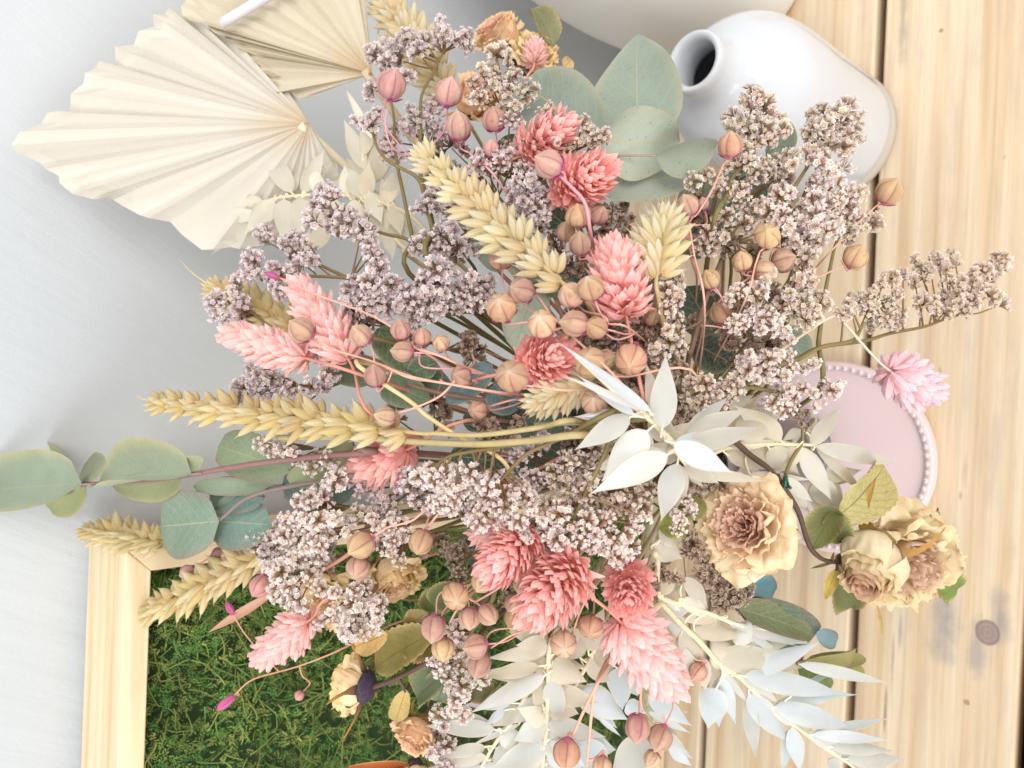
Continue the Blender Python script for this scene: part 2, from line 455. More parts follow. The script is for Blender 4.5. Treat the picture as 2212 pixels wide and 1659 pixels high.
# ---------- phalaris (canary grass) head
def phalaris(label, base, tip, wid, ratio=1.35, dd=0., cols=None, n=150, path=None, facing=True, spread=1.0, blen=.30):
    k = base[0]
    s = scl(*base[:3], dd); Wd = wid * s; B = ptn(base, dd); Tt = ptn(tip, dd)
    L = max(ratio * Wd, (Tt - B).length)
    dz = math.sqrt(max(0, L * L - (Tt - B).length ** 2))
    if facing: Tt = Tt + camdir(Tt) * dz
    ax = (Tt - B).normalized(); B = B - camdir(B) * (dz * .25 if facing else 0); Tt = B + ax * L
    cd, cl = cols; n = int(n * 1.6)
    M = zframe(ax); m = MB(); Rm = Wd / 2
    core = [B + ax * L * t for t in (0.02, .2, .5, .8, .93)]
    for i in range(n):
        t = (i + .5) / n; t = t ** .92; g = i * 2.39996
        prof = (math.sin(math.pi * min(.98, .10 + .84 * t)) ** .75)
        rr = Rm * prof * .52
        o = B + ax * (L * (.02 + .80 * t)) + M @ V((math.cos(g), math.sin(g), 0)) * rr * .7
        tilt = R_((84 - 62 * t) * spread + rnd(-18, 18))
        rad = M @ V((math.cos(g + rnd(-.12, .12)), math.sin(g + rnd(-.12, .12)), 0))
        d = (ax * math.cos(tilt) + rad * math.sin(tilt)).normalized()
        bl = max(Rm * .55, min(L * blen, Rm * 1.0)) * rnd(.78, 1.25); bw = bl * rnd(.30, .44)
        sd = d.cross(rad if abs(d.dot(rad)) < .97 else ax).normalized(); up = sd.cross(d)
        if up.dot(rad) < 0 and t < .9: up = -up
        w = .5 * bw; cb = mix(cd, cl, rnd(0, .3)); ct = mix(cd, cl, rnd(.7, 1.25))
        rows = []
        for u, wf, h in ((0, .35, 0), (.3, .95, .07), (.6, 1.0, .10), (.84, .66, .06), (1.0, .05, -.03)):
            c = mix(cb, ct, u ** 1.2); p = o + d * bl * u
            lift = up * bl * (h + .06 * math.sin(3 * u + i))
            rows.append([m.add(p - sd * w * wf - up * w * wf * .30 + lift, c), m.add(p + lift + up * w * wf * .26, mix(c, cl, .12)), m.add(p + sd * w * wf - up * w * wf * .30 + lift, c)])
        m.grid(rows)
    pth = [ptn(p, dd) for p in path] if path else None
    if pth: sp = [B] + pth + stem_path(pth[-1], (pth[-2] - pth[-1]) if len(pth) > 1 else (B - pth[-1]), .02)[1:]
    else: sp = stem_path(B, ax)
    root = thing('canary_grass', label, 'dried grass', sp[-1], 'pink dyed canary grass stems')
    part('flower_head', m, M_BRACT, root, smooth=False)
    sm = MB(); tube(sm, [B + ax * L * .6] + sp, .0004, .0008, C(214, 150, 130) if not pth else C(232, 205, 185), n=6)
    part('stem', sm, M_STEM, root)
    return root


# ---------- wheat
def glume(m, o, M, L, w, d, c0, c1, nseg=8, bend=0.):
    rows = []
    for i in range(9):
        u = i / 8; r = (max(u, .001) ** .45) * (1 - u) ** .8 / .56
        row = []
        for j in range(nseg):
            a = 2 * math.pi * j / nseg; x = math.cos(a) * r * w / 2; y = math.sin(a) * r * d / 2
            if y > 0: y *= 1.25 if j == nseg // 4 else 1
            row.append(m.add(o + M @ V((x, y + bend * L * u * u, u * L)), mix(c0, c1, u), (u, j / nseg, 0)))
        rows.append(row)
    m.grid(rows, True)
    t = o + M @ V((0, bend * L, L)); tube(m, [t - (M @ V((0, 0, L * .04))), t + M @ V((0, bend * L * .4, L * rnd(.06, .2)))], L * .018, L * .004, c1, n=4, res=2)


def spikelet_mesh(seed, cs):
    random.seed(seed); m = MB()
    for (ang, yo, L, w) in ((-30, -.03, .88, .46), (30, -.03, .88, .46), (-12, .07, 1.0, .44), (13, .06, .98, .44), (0, .16, .80, .40), (rnd(-6, 6), -.12, .9, .46)):
        M = Matrix.Rotation(R_(ang + rnd(-5, 5)), 3, 'Y') @ Matrix.Rotation(R_(rnd(-7, 7) - 60 * yo), 3, 'X')
        glume(m, V((ang * .003, yo * .7, 0)), M, L * rnd(.92, 1.06), w, .30, mix(cs[0], cs[1], rnd(0, .4)), mix(cs[1], cs[2], rnd(0, 1)), bend=rnd(-.05, .12))
    return m.mesh('spikelet', M_WHEAT)


WC = (C(228, 194, 128), C(248, 230, 180), C(254, 246, 220)); WC2 = (C(218, 182, 114), C(242, 220, 160), C(252, 240, 200))
SPK = {'cream': [spikelet_mesh(s, WC) for s in (1, 2, 3)], 'gold': [spikelet_mesh(s, WC2) for s in (4, 5, 6)]}


def wheat(label, base, tip, wid, n=9, dd=0., tone='cream', roll=0., dtip=0., awn=0, path=None, spread=34, fat=1.0, ratio=0):
    B = ptn(base, dd); Tt = ptn(tip, dd + dtip); Wd = wid * scl(*base[:3], dd)
    if ratio:
        L = max(ratio * Wd, (Tt - B).length); Tt = Tt + camdir(Tt) * math.sqrt(max(0, L * L - (Tt - B).length ** 2))
    ax = (Tt - B).normalized(); L = (Tt - B).length
    n_c = camdir((B + Tt) / 2); n_c = (n_c - ax * n_c.dot(ax)).normalized(); n_c = Quaternion(ax, roll) @ n_c; S = ax.cross(n_c)
    pth = [ptn(p, dd) for p in path] if path else []
    sp = [B] + pth + stem_path((pth or [B])[-1], ax if not pth else (([B] + pth)[-2] - pth[-1]), .012)[1:]
    root = thing('wheat_ear', label, 'dried wheat', sp[-1], 'dried wheat ears')
    sl = Wd * .86 * fat
    for i in range(2 * n):
        t = i / (2 * n - 1); side = 1 if i % 2 else -1
        o = B + ax * (L * (t * (1 - sl * .75 / L))) + S * side * Wd * .06
        tl = R_((spread + rnd(-5, 5)) * (1 - .55 * t ** 3)); d = ax * math.cos(tl) + S * side * math.sin(tl) + n_c * rnd(-.12, .32)
        sc = sl * (.72 + .36 * math.sin(math.pi * (.12 + .7 * t))) * (1 - .22 * t ** 3) * rnd(.86, 1.12)
        M = zframe(d, Quaternion(d.normalized(), rnd(-.35, .35) + side * .35) @ ax.cross(d * side).cross(d) if i < 0 else (n_c.cross(d)))
        inst('spikelet', random.choice(SPK[tone]), root, o, M, sc)
    inst('spikelet', random.choice(SPK[tone]), root, Tt - ax * sl * .8, zframe(ax, n_c.cross(ax)), sl * .8)
    sm = MB(); tube(sm, [Tt - ax * sl * .5, B.lerp(Tt, .5)] + sp, .0005, .0010, C(186, 168, 120), C(164, 150, 104), n=7)
    part('stem', sm, M_STEM, root)
    if awn:
        am = MB(); a0 = Tt - ax * sl * .2; tube(am, [a0, a0 + ax * awn * .5 + S * awn * .05, a0 + ax * awn + S * awn * .16], .0004, .0001, C(225, 200, 140), n=5)
        part('awn', am, M_STEM, root)
    return root


# ---------- limonium (statice)
def floret(m, o, M, L, pal, openness=1.0):
    c_b, c_m, c_r, c_i = pal; prof = ((0, .12), (.35, .22), (.68, .28), (1.0, .58 * openness)); rows = []
    for i, (z, r) in enumerate(prof):
        row = []
        for j in range(10):
            a = 2 * math.pi * j / 10; lobe = 1.0 if j % 2 == 0 else .72
            rr = r * (lobe if i == 3 else (1 if i < 2 else .96)); zz = z * (1 if i < 3 else (1.05 if j % 2 == 0 else .90))
            c = (c_b, mix(c_b, c_m, .7), c_m, c_r)[i]
            row.append(m.add(o + M @ V((rr * math.cos(a), rr * math.sin(a), zz)) * L, c))
        rows.append(row)
    m.grid(rows, True)
    top = m.add(o + M @ V((0, 0, .88)) * L, c_i); ring = [m.add(o + M @ V((.24 * math.cos(a), .24 * math.sin(a), .70)) * L, mix(c_i, c_m, .5)) for a in (2 * math.pi * j / 6 for j in range(6))]
    for j in range(6): m.f.append((ring[j], ring[(j + 1) % 6], top))


FP_ = {
    'white': (C(172, 136, 108), C(238, 222, 214), C(255, 254, 254), C(242, 220, 190)),
    'beige': (C(156, 126, 102), C(224, 206, 188), C(254, 250, 246), C(236, 206, 162)),
    'mauve': (C(158, 128, 116), C(224, 206, 202), C(253, 249, 252), C(234, 212, 196)),
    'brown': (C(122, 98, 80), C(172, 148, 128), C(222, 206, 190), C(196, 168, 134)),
}


def cluster_mesh(pal, seed, n, spike):
    random.seed(seed); m = MB(); P = FP_[pal]; spots = []
    for i in range(n):
        if spike:
            t = i / n; a = i * 2.4 + rnd(-.3, .3); tl = R_(rnd(25, 70) * (1 - .35 * t)); o = V((rnd(-.06, .06), rnd(-.06, .06), -1.0 + 1.6 * t))
        else:
            t = math.sqrt((i + .5) / n); a = i * 2.4 + rnd(-.3, .3); tl = R_(88 * t + rnd(-10, 10)); o = V((0, 0, -.25))
        d = V((math.sin(tl) * math.cos(a), math.sin(tl) * math.sin(a), math.cos(tl)))
        st = o + d * (rnd(.12, .3) if spike else rnd(.35, .85)); L = rnd(.44, .64)
        tube(m, [o, st], .035, .05, P[0], n=4, res=1)
        cj = tuple(mix(c, C(205, 150, 215), .0 if rnd(0, 1) < .93 else .5) for c in P[2:])
        floret(m, st, zframe(d), L, (P[0], mix(P[1], P[0], rnd(0, .35)), mix(cj[0], P[1], rnd(0, .45)), cj[1]), rnd(.75, 1.15))
    return m.mesh('floret_cluster', M_FLORET)


CLU = {p: [cluster_mesh(p, 11 * k + 3, n, sp) for k, (n, sp) in enumerate(((15, 0), (18, 0), (13, 0), (14, 1), (16, 1)))] for p in FP_}


def statice(label, pts, pal='mauve', dd=.004, size=66, spine=None, jit=.006, twist=.6, fill=.12):
    if fill: pts = list(pts) + [(q[0], q[1] + rnd(-75, 75), q[2] + rnd(-75, 75), .007) for q in pts if rnd(0, 1) < fill]
    P0 = [pt(q[0], q[1], q[2], dd + rnd(-jit, jit) + (q[3] if len(q) > 3 else 0)) for q in pts]
    cen = sum(P0, V()) / len(P0); inw = (VASE - cen).normalized()
    if spine: sp = [ptn(p, dd + .004) for p in spine]
    else:
        far = max(P0, key=lambda p: (p - VASE).length); sp = [far.lerp(cen, .35) + V((0, .006, -.006)), cen + inw * .012 + V((0, .006, -.008))]
    path = sp + stem_path(sp[-1], sp[-2] - sp[-1], .02)[1:]
    root = thing('statice_sprig', label, 'dried statice', path[-1], 'dried statice sprigs')
    gc = C(132, 112, 74); sm = MB(); tube(sm, path, .00045, .0011, gc, C(120, 116, 70), n=6)
    dense = catmull(sp, 8)
    for q, c in zip(pts, P0):
        s = size * rnd(.85, 1.25) * scl(q[0], q[1], q[2], dd)
        want = c + (VASE - c).normalized() * .012
        tgt = min(dense, key=lambda p: (p - want).length)
        out = (c - tgt).normalized() + camdir(c) * twist + V((rnd(-1, 1), rnd(-1, 1), rnd(-1, 1))) * .25
        M = zframe(out) @ Matrix.Rotation(rnd(0, 6), 3, 'Z')
        inst('floret_cluster', random.choice(CLU[pal]), root, c, M, (s, s, s * rnd(.95, 1.25)))
        o2 = c - out.normalized() * s * .5; mid = o2.lerp(tgt, .5) - out.normalized() * .002
        tube(sm, [o2, mid, tgt], .00024, .00045, C(136, 104, 80), gc, n=5, res=4)
    part('stem', sm, M_STEM, root)
    return root
random.seed(21)


# ---------- leafy branches: [(base, tip, width, opts)]
def branch(name, cat, label, leaves, mat, col, stem=None, dd=0., group=None, prof='ovate', stemcol=C(150, 118, 100), r=.0006, edge=None, cup=.12, colvar=.12, tovase=True, leafname='leaf', twin=0, **kw):
    if twin:
        more = []
        for l in leaves:
            if rnd(0, 1) > twin: continue
            (k, u, v), (k2, u2, v2) = l[0][:3], l[1][:3]
            x0, y0 = T(k, u, v); x1, y1 = T(k2, u2, v2); a = rnd(.25, .65) * random.choice((-1, 1)); f = rnd(.75, 1.0) * tf(k2) ** 0
            dx, dy = x1 - x0, y1 - y0; X = x0 + f * (dx * math.cos(a) - dy * math.sin(a)); Y = y0 + f * (dx * math.sin(a) + dy * math.cos(a))
            o = dict(l[3]) if len(l) > 3 else {}; d0 = l[0][3] if len(l[0]) > 3 else 0; t0 = TILE[k2] if k2 > 8 else (737.333 * (k2 % 3), 553 * (k2 // 3))
            more.append(((k, u, v, d0 + .004), (k2, (X - t0[0]) / tf(k2), (Y - t0[1]) / tf(k2), d0 + rnd(.004, .010)), l[2] * rnd(.6, .9), o))
        leaves = list(leaves) + more
    stem_p = [ptn(p, dd + .001) for p in stem] if stem else None
    B0 = [ptn(l[0], dd) for l in leaves]
    if stem_p: axis = (stem_p[-2] - stem_p[-1]) if len(stem_p) > 1 else stem_p[0] - VASE
    else:
        c = sum(B0, V()) / len(B0); stem_p = [c + V((0, .004, -.003))]; axis = c - VASE
    path = stem_p + (stem_path(stem_p[-1], axis, .004)[1:] if tovase else [])
    root = thing(name, label, cat, path[-1], group)
    sm = MB(); tube(sm, path, r, r * 2.0, stemcol, mix(stemcol, C(130, 112, 80), .5), n=7)
    dense = catmull(stem_p, 8) if len(stem_p) > 1 else stem_p
    for l, b in zip(leaves, B0):
        o = dict(l[3]) if len(l) > 3 else {}
        t = ptn(l[1], dd + o.pop('dt', 0.)); w = l[2] * scl(*l[0][:3], dd) * (.9 if mat is M_RUS else 1)
        cc = o.pop('col', col); f = 1 + rnd(-colvar, colvar); cc = tuple(x * f for x in cc)
        p = o.pop('prof', prof)
        if mat is M_RUS: p = {'ovate': 'ovac', 'long': 'lan2'}.get(p, p)
        lb = o.pop('label', None); mt_ = o.pop('mat', mat)
        if mat is M_RUS: t = b + (t - b) * 1.12; cc = mix(cc, C(222, 196, 150), max(0, rnd(-.5, .3)))
        m = MB(); leaf(m, b, t, w, p, col=cc, edge=o.pop('edge', edge and mix(cc, edge, .7)), cup=o.pop('cup', cup) * (rnd(-1, 1) if mat is M_RUS else 1), **{**kw, **o})
        part(leafname, m, mt_, root, lb)
        tgt = min(dense, key=lambda q: (q - b - (VASE - b).normalized() * .004).length)
        if .0015 < (tgt - b).length < (.010 if mat is M_RUS else .05):
            tube(sm, [b + (t - b) * .03, b.lerp(tgt, .5) + (b - t).normalized() * .002, tgt], r * .55, r * .7, mix(cc, stemcol, .6), stemcol, n=5)
    part('stem', sm, M_STEM, root)
    return root


# ---------- roses
RC_OUT = C(236, 200, 140); RC_IN = C(206, 142, 112); RC_EDGE = C(232, 190, 120)


def petal(m, C0, M, R, phi0, half, curve, ruff, c0, c1, seed, ns=9, nt=10, edgec=None):
    rows = []; edgec = edgec or c1
    for i in range(ns + 1):
        s = i / ns; row = []
        for j in range(-nt, nt + 1):
            t = j / nt; se = s * (1 - .22 * abs(t) ** 3.5 - .05 * (noise.noise(V((t * 4, seed, 2))) + .2)); k = se * (len(curve) - 1); a = int(min(k, len(curve) - 2)); f = k - a
            rho = curve[a][0] + (curve[a + 1][0] - curve[a][0]) * f; z = curve[a][1] + (curve[a + 1][1] - curve[a][1]) * f
            w = min(1, (s + .12) ** .55)
            ph = phi0 + half * t * w
            n1 = noise.noise(V((t * 2.2 + seed * 3.1, s * 2.2, seed))); n2 = noise.noise(V((t * 4.6 + seed, s * 3.4, 7 + seed)))
            rf = ruff * (s ** 1.6)
            n3 = noise.noise(V((t * 13 + seed, s * 7, 3))) * .22
            rho += (n1 * .8 + n2 * .4 + n3) * rf; z += (n2 * .6 - n1 * .5 + n3) * rf
            rho -= .06 * abs(t) ** 3 * s
            p = C0 + M @ V((rho * math.cos(ph), rho * math.sin(ph), z)) * R
            c = mix(c0, c1, s ** .8); c = mix(c, edgec, s ** 7 * .8)
            row.append(m.add(p, c, (s, t, 0)))
        rows.append(row)
    m.grid(rows)


def bloom(root, P, axis, R, kind='open', pal=(RC_OUT, RC_IN, RC_EDGE), seed=1, heart_name='bloom'):
    random.seed(seed); M = zframe(axis); out, inn, edg = pal
    heart = MB()
    if kind == 'open':
        layers = [(1.0, -.20, 4, .86, .34), (.93, .02, 4, .8, .30), (.78, .16, 5, .66, .24), (.62, .22, 5, .62, .20)]
        hl = [(.47, .24, 4, .8, .18), (.35, .23, 4, .78, .16), (.24, .19, 4, .8, .12), (.14, .15, 3, 1.0, .08)]
    elif kind == 'cup':
        layers = [(.92, .02, 4, .62, .22), (.80, .30, 4, .66, .18), (.66, .42, 4, .66, .15), (.54, .48, 4, .7, .12)]
        hl = [(.42, .50, 5, .7, .10), (.31, .50, 4, .85, .08), (.21, .48, 4, .9, .06), (.12, .45, 3, 1.1, .05)]
    else:                                                    # bud
        layers = [(.70, .40, 3, .85, .16), (.62, .55, 3, .95, .12), (.53, .62, 3, .95, .10)]
        hl = [(.42, .72, 4, .95, .05), (.30, .74, 3, 1.1, .04), (.20, .74, 3, 1.2, .03), (.10, .72, 3, 1.2, .03)]
    def curve(rho, z):
        if kind == 'open': return [(.04, -.55), (.16 + rho * .16, -.50), (rho * .62, -.30), (rho * .84, z * .55 - .05), (rho * .95, z + .02), (rho * 1.03, z - .01)]
        if kind == 'cup': return [(.04, -.60), (.45 * rho + .12, -.50), (rho * .92, -.18), (rho * .95, z * .6), (rho * .99, z), (rho * 1.24, z + .03)]
        return [(.04, -.62), (.5 * rho + .15, -.48), (rho * 1.02, -.1), (rho * .90, z * .55), (rho * .74, z), (rho * .86, z + .07)]
    for n_, (rho, z, n, half, rf) in enumerate(hl):
        for i in range(n):
            petal(heart, P, M, R, 2 * math.pi * i / n + n_ * .7 + rnd(-.2, .2), half * rnd(.85, 1.15), curve(rho, z + rnd(-.03, .03)), rf, mix(inn, out, .45), mix(mix(inn, out, .3 + (rho - .1) * 1.5), C(214, 140, 128), .22), seed + n_ * 10 + i, edgec=mix(inn, C(206, 140, 124), .5))
    h = part(heart_name, heart, M_PETAL, root)
    for n_, (rho, z, n, half, rf) in enumerate(layers):
        for i in range(n):
            pm = MB(); cc = mix(out, inn, .04 + .11 * n_ + rnd(-.04, .08))
            petal(pm, P, M, R, 2 * math.pi * i / n + n_ * .55 + rnd(-.15, .15), half * rnd(.9, 1.15), curve(rho * rnd(.92, 1.07), z + rnd(-.09, .09)), rf, mix(cc, inn, .15), cc, seed + 100 + n_ * 10 + i, ns=12, nt=13, edgec=edg)
            part('petal', pm, M_PETAL, root, parent=h)
    random.seed(seed + 500)
    return h


def sepals(root, P, axis, R, n=5, cs=1.0, col=C(140, 110, 60), tipc=C(190, 140, 70), droop=.4, L=1.1):
    M = zframe(axis)
    m = MB(); rows = []
    for i in range(6):
        t = i / 5; r = R * cs * (.12 + .30 * math.sin(math.pi * t * .55)); rows.append([m.add(P + M @ V((r * math.cos(a), r * math.sin(a), (-.95 + .42 * t) * R)), col) for a in (2 * math.pi * j / 10 for j in range(10))])
    m.grid(rows, True); m.f.append(tuple(reversed(rows[0]))); part('calyx', m, M_ROSELEAF, root)
    for k in range(n):
        a = 2 * math.pi * k / n + rnd(-.2, .2); d = M @ V((math.cos(a), math.sin(a), 0)); sd = axis.cross(d).normalized(); sm = MB(); rows = []
        for i in range(9):
            u = i / 8; w = R * .17 * (1 - u) ** .7 * (1 + .3 * math.sin(9 * u)); tw = rnd(-.02, .02)
            p = P - axis * R * .55 + d * R * (.30 + L * .8 * u) + axis * R * (.25 * u - droop * u * u * 1.4) + sd * R * .15 * math.sin(3 * u + k)
            rows.append([sm.add(p + sd * w * t + axis * R * .05 * (t * t + tw), mix(col, tipc, u)) for t in (-1, -.4, .4, 1)])
        sm.grid(rows); part('sepal', sm, M_ROSELEAF, root)


def rose(label, heads, dd=0., leaves=(), stem=None, scol=C(92, 72, 58), leafcol=C(124, 120, 72)):
    """heads: (k,u,v,diam,kind,(tilt angle in picture, face 0..1),palette,seed, dd, sepal opts)"""
    H = []
    for h in heads:
        k, u, v, dia, kind, (ang, face), pal, seed = h[:8]; d2 = dd + (h[8] if len(h) > 8 else 0)
        P = pt(k, u, v, d2); R = dia / 2 * scl(k, u, v, d2)
        ax = (imgvec(ang, P) * math.sqrt(1 - face * face) + camdir(P) * face).normalized(); H.append((P, ax, R, kind, pal, seed, h[9] if len(h) > 9 else {}))
    P, ax, R = H[0][:3]
    st = [ptn(p, dd) for p in stem] if stem else []
    path = [P - ax * R * .8] + st
    path = path + stem_path(path[-1], (path[-2] - path[-1]) if st else ax, .03)[1:]
    root = thing('rose', label, 'dried rose', path[-1], 'dried roses')
    sm = MB(); tube(sm, path, .0008, .0012, scol, n=8, wob=.2)
    for (P, ax, R, kind, pal, seed, so) in H:
        bloom(root, P, ax, R, kind, pal, seed); sepals(root, P, ax, R, **so)
        if P is not H[0][0]:
            q = min(catmull(path, 6)[6:], key=lambda x: (x - P + ax * R).length); tube(sm, [P - ax * R * .8, (P - ax * R * 1.2).lerp(q, .4), q], .0010, .0012, scol, n=7, wob=.2)
    for l in leaves:
        o = dict(l[3]) if len(l) > 3 else {}
        b, t = ptn(l[0], dd), ptn(l[1], dd + o.pop('dt', 0)); m = MB(); cc = o.pop('col', leafcol)
        leaf(m, b, t, l[2] * scl(*l[0][:3], dd), o.pop('prof', 'rose'), col=cc, edge=mix(cc, C(206, 186, 130), .7), serr=o.pop('serr', .1), nu=26, nv=6, cup=o.pop('cup', .2), bend=o.pop('bend', .12), wave=o.pop('wave', .12), **o)
        part('leaf', m, M_ROSELEAF, root)
        q = min(catmull(path, 6), key=lambda x: (x - b).length)
        if .002 < (q - b).length < .011: tube(sm, [b + (t - b) * .05, b.lerp(q, .5), q], .0005, .0009, scol, n=6)
    part('stem', sm, M_STEM, root)
    return root


# ---------- pleated palm spear
def palm(label, base, tips, dd, ddtip, amp=.5, col=C(224, 219, 208), bcol=C(210, 184, 146), sub=3, foot=None, nr=16, fs=None):
    px, py = T(*base); B = W(px, py, dd)
    ang = []
    E = []
    for q in tips:
        x, y = T(q[0], q[1], q[2]); E.append(W(x, y, dd + ddtip + (q[3] if len(q) > 3 else 0)))
    # densify: one ridge and one valley for each pleat
    rays = []
    for a, b in zip(E, E[1:]):
        for i in range(sub): rays.append(a.lerp(b, i / sub))
    rays.append(E[-1])
    root = thing('palm_spear', label, 'dried palm', B, 'dried palm spears')
    m = MB(); rows = []; N_ = len(rays)
    for i, e in enumerate(rays):
        d = e - B; L = d.length; nb = rays[min(i + 1, N_ - 1)] - rays[max(i - 1, 0)]; gap = nb.length / 2
        n = d.cross(nb).normalized()
        if n.dot(CAM - B) < 0: n = -n
        s = 1 if i % 2 else -1; row = []; jit = rnd(.99, 1.012); g = noise.noise(V((i * .37, 1.3, 2.2)))
        for j in range(nr + 1):
            u = j / nr; q = B + d * (u * jit if j == nr else u)
            h = s * amp * gap * u * (.35 + 1.5 * abs(g)) + n.z * 0
            h += .0015 * math.sin(2.2 * u + i * .11) * u +   .008 * L * noise.noise(V((i * .08, u * 1.2, 5)))
            if u > .9: h += rnd(-1, 1) * .0012
            fib = .96 + .06 * noise.noise(V((i * 1.7, u * 2, 9)))
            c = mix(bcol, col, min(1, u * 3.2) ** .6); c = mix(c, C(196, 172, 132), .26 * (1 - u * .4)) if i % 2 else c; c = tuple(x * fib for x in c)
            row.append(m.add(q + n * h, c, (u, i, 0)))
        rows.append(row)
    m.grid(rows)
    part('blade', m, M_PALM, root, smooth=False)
    sm = MB(); ft = foot or VASE
    tube(sm, [B + (B - sum(rays, V()) / N_).normalized() * -.004, B.lerp(ft, .15) + V((0, .006, 0)), B.lerp(ft, .6) + V((0, .01, 0)), ft + V((0, .012, 0)), ft + V((0, .01, -.12))], .0020, .0014, mix(bcol, col, .6), n=8)
    part('stem', sm, M_STEM, root)
    return root


# ------------------------------------------------------------------ the setting
def box(m, lo, hi, c=(1, 1, 1), rot=None, bev=0):
    vs = [V((x, y, z)) for x in (lo[0], hi[0]) for y in (lo[1], hi[1]) for z in (lo[2], hi[2])]
    if rot: vs = [rot @ v for v in vs]
    i0 = len(m.v)
    for v in vs: m.add(v, c)
    for f in ((0, 1, 3, 2), (4, 6, 7, 5), (0, 4, 5, 1), (2, 3, 7, 6), (0, 2, 6, 4), (1, 5, 7, 3)): m.f.append(tuple(i0 + k for k in f))


def bevel(o, w, seg=2):
    b = o.modifiers.new('bevel', 'BEVEL'); b.width = w; b.segments = seg; b.limit_method = 'ANGLE'


def lathe(m, prof, C0, n=64, cols=None):
    rows = []
    for i, (r, z) in enumerate(prof):
        c = cols[i] if cols else (1, 1, 1)
        rows.append([m.add(C0 + V((r * math.cos(a), r * math.sin(a), z)), c) for a in (2 * math.pi * j / n for j in range(n))])
    m.grid(rows, True); return rows


def smooth_prof(pts, n=8):
    return [(p.x, p.y) for p in catmull([V((a, b, 0)) for a, b in pts], n)]


# wall
mb = MB(); box(mb, (-1.6, .393, -.3), (1.6, .46, 1.5))
wall = bpy.data.objects.new('wall', mb.mesh('wall', wall_mat(), smooth=False)); COL.objects.link(wall); wall['kind'] = 'structure'
wall['label'] = 'pale grey brush-marked plaster wall behind the bouquet'

# table
YAW = R_(-2.5)
troot = thing('table', 'pale pine plank table with dark gaps between its boards', 'table', (0, 0, -.03))
rotY = Matrix.Rotation(YAW, 4, 'Z')
KN = C(148, 126, 124); BL = C(146, 142, 144); DK = C(112, 92, 82)
planks = [(-.22, -.020, [], []), (-.0142, .0842, [], []), (.0894, .1815, [], []), (.1873, .2920, [], []), (.2978, .386, [], [])]
def tabxy(px, py):
    r_ = ray(px, py); t = CAM.z / -r_.z; p = CAM + r_ * t; q = rotY.inverted() @ p; return q.x, q.y
def TS(px, py, rx, ry, c, a): x, y = tabxy(px, py); return (x, y, rx, ry, c, a)
knots_ = [TS(2133, 1366, .0075, .0062, KN, .9), TS(2088, 1517, .0016, .0016, C(150, 100, 70), .6), TS(2033, 66, .0012, .0012, C(120, 95, 75), .6)]
stains_ = [TS(2040, 1345, .03, .010, BL, .95), TS(2160, 1330, .02, .008, BL, .9), TS(2110, 1395, .026, .006, BL, .8),
           TS(1912, 1535, .016, .0012, DK, .8), TS(1928, 1425, .02, .0014, DK, .6), TS(1945, 1360, .012, .0015, BL, .8), TS(1950, 40, .045, .0030, C(120, 110, 100), .55), TS(1958, 90, .03, .0018, BL, .5),
           TS(2085, 1010, .012, .002, C(170, 140, 110), .5), TS(2030, 800, .004, .0012, DK, .4), TS(2120, 1330, .004, .001, DK, .4), TS(1960, 1290, .002, .001, DK, .5), TS(2075, 1070, .003, .0012, C(160, 100, 60), .6), TS(2170, 340, .002, .001, DK, .5), TS(2100, 640, .0025, .001, DK, .4), TS(2060, 1180, .02, .003, BL, .3), TS(2180, 1200, .03, .003, C(190, 160, 120), .4)]
for i, (y0, y1, _, _) in enumerate(planks):
    m = MB(); box(m, (-.95, y0, -.022), (.95, y1, 0))
    wm = wood_mat('pine_plank', C(214, 191, 160), C(201, 172, 136), C(222, 205, 179), knots_ if i in (1, 2) else (), stains_ if i in (1, 2) else (), scale=1 + .1 * i)
    o = bpy.data.objects.new('plank', m.mesh('plank', wm, smooth=False)); COL.objects.link(o); o.parent = troot
    o.rotation_euler = (0, 0, YAW); o.location = (0, 0, .03); bevel(o, .0016)
m = MB(); box(m, (-.95, -.2, -.075), (.95, .37, -.050), C(92, 80, 82))
o = bpy.data.objects.new('underframe', m.mesh('underframe', M_DARK, smooth=False)); COL.objects.link(o); o.parent = troot; o.rotation_euler = (0, 0, YAW); o.location = (0, 0, .03)  # dark board added below so the plank gaps read as deep shade

# white bottle
bx, by = .170, .208
root = thing('ceramic_bottle', 'glossy white ceramic bottle with short open neck and grey beige foot', 'bottle', (bx, by, 0))
m = MB(); outer = smooth_prof([(.0410, .0105), (.0436, .0125), (.0444, .03), (.0444, .075), (.0441, .108), (.0412, .130), (.0330, .1455), (.0232, .154), (.0175, .160), (.0158, .168), (.0164, .1745), (.0152, .1775), (.0128, .1765), (.0116, .172), (.0118, .162), (.016, .150), (.030, .139), (.038, .122), (.0395, .09), (.039, .02), (.001, .016)], 7)
lathe(m, outer, V((bx, by, 0)), 72, [C(204, 207, 212)] * len(outer)); part('body', m, M_CERAMIC, root)
m = MB(); pr = [(.001, .001), (.0430, .001), (.0450, .0025), (.0453, .006), (.0440, .0104), (.030, .0104)]
lathe(m, pr, V((bx, by, 0)), 72, [C(186, 176, 162)] * len(pr)); part('foot', m, M_ROUGH, root)  # rougher grey beige band below the glazed body

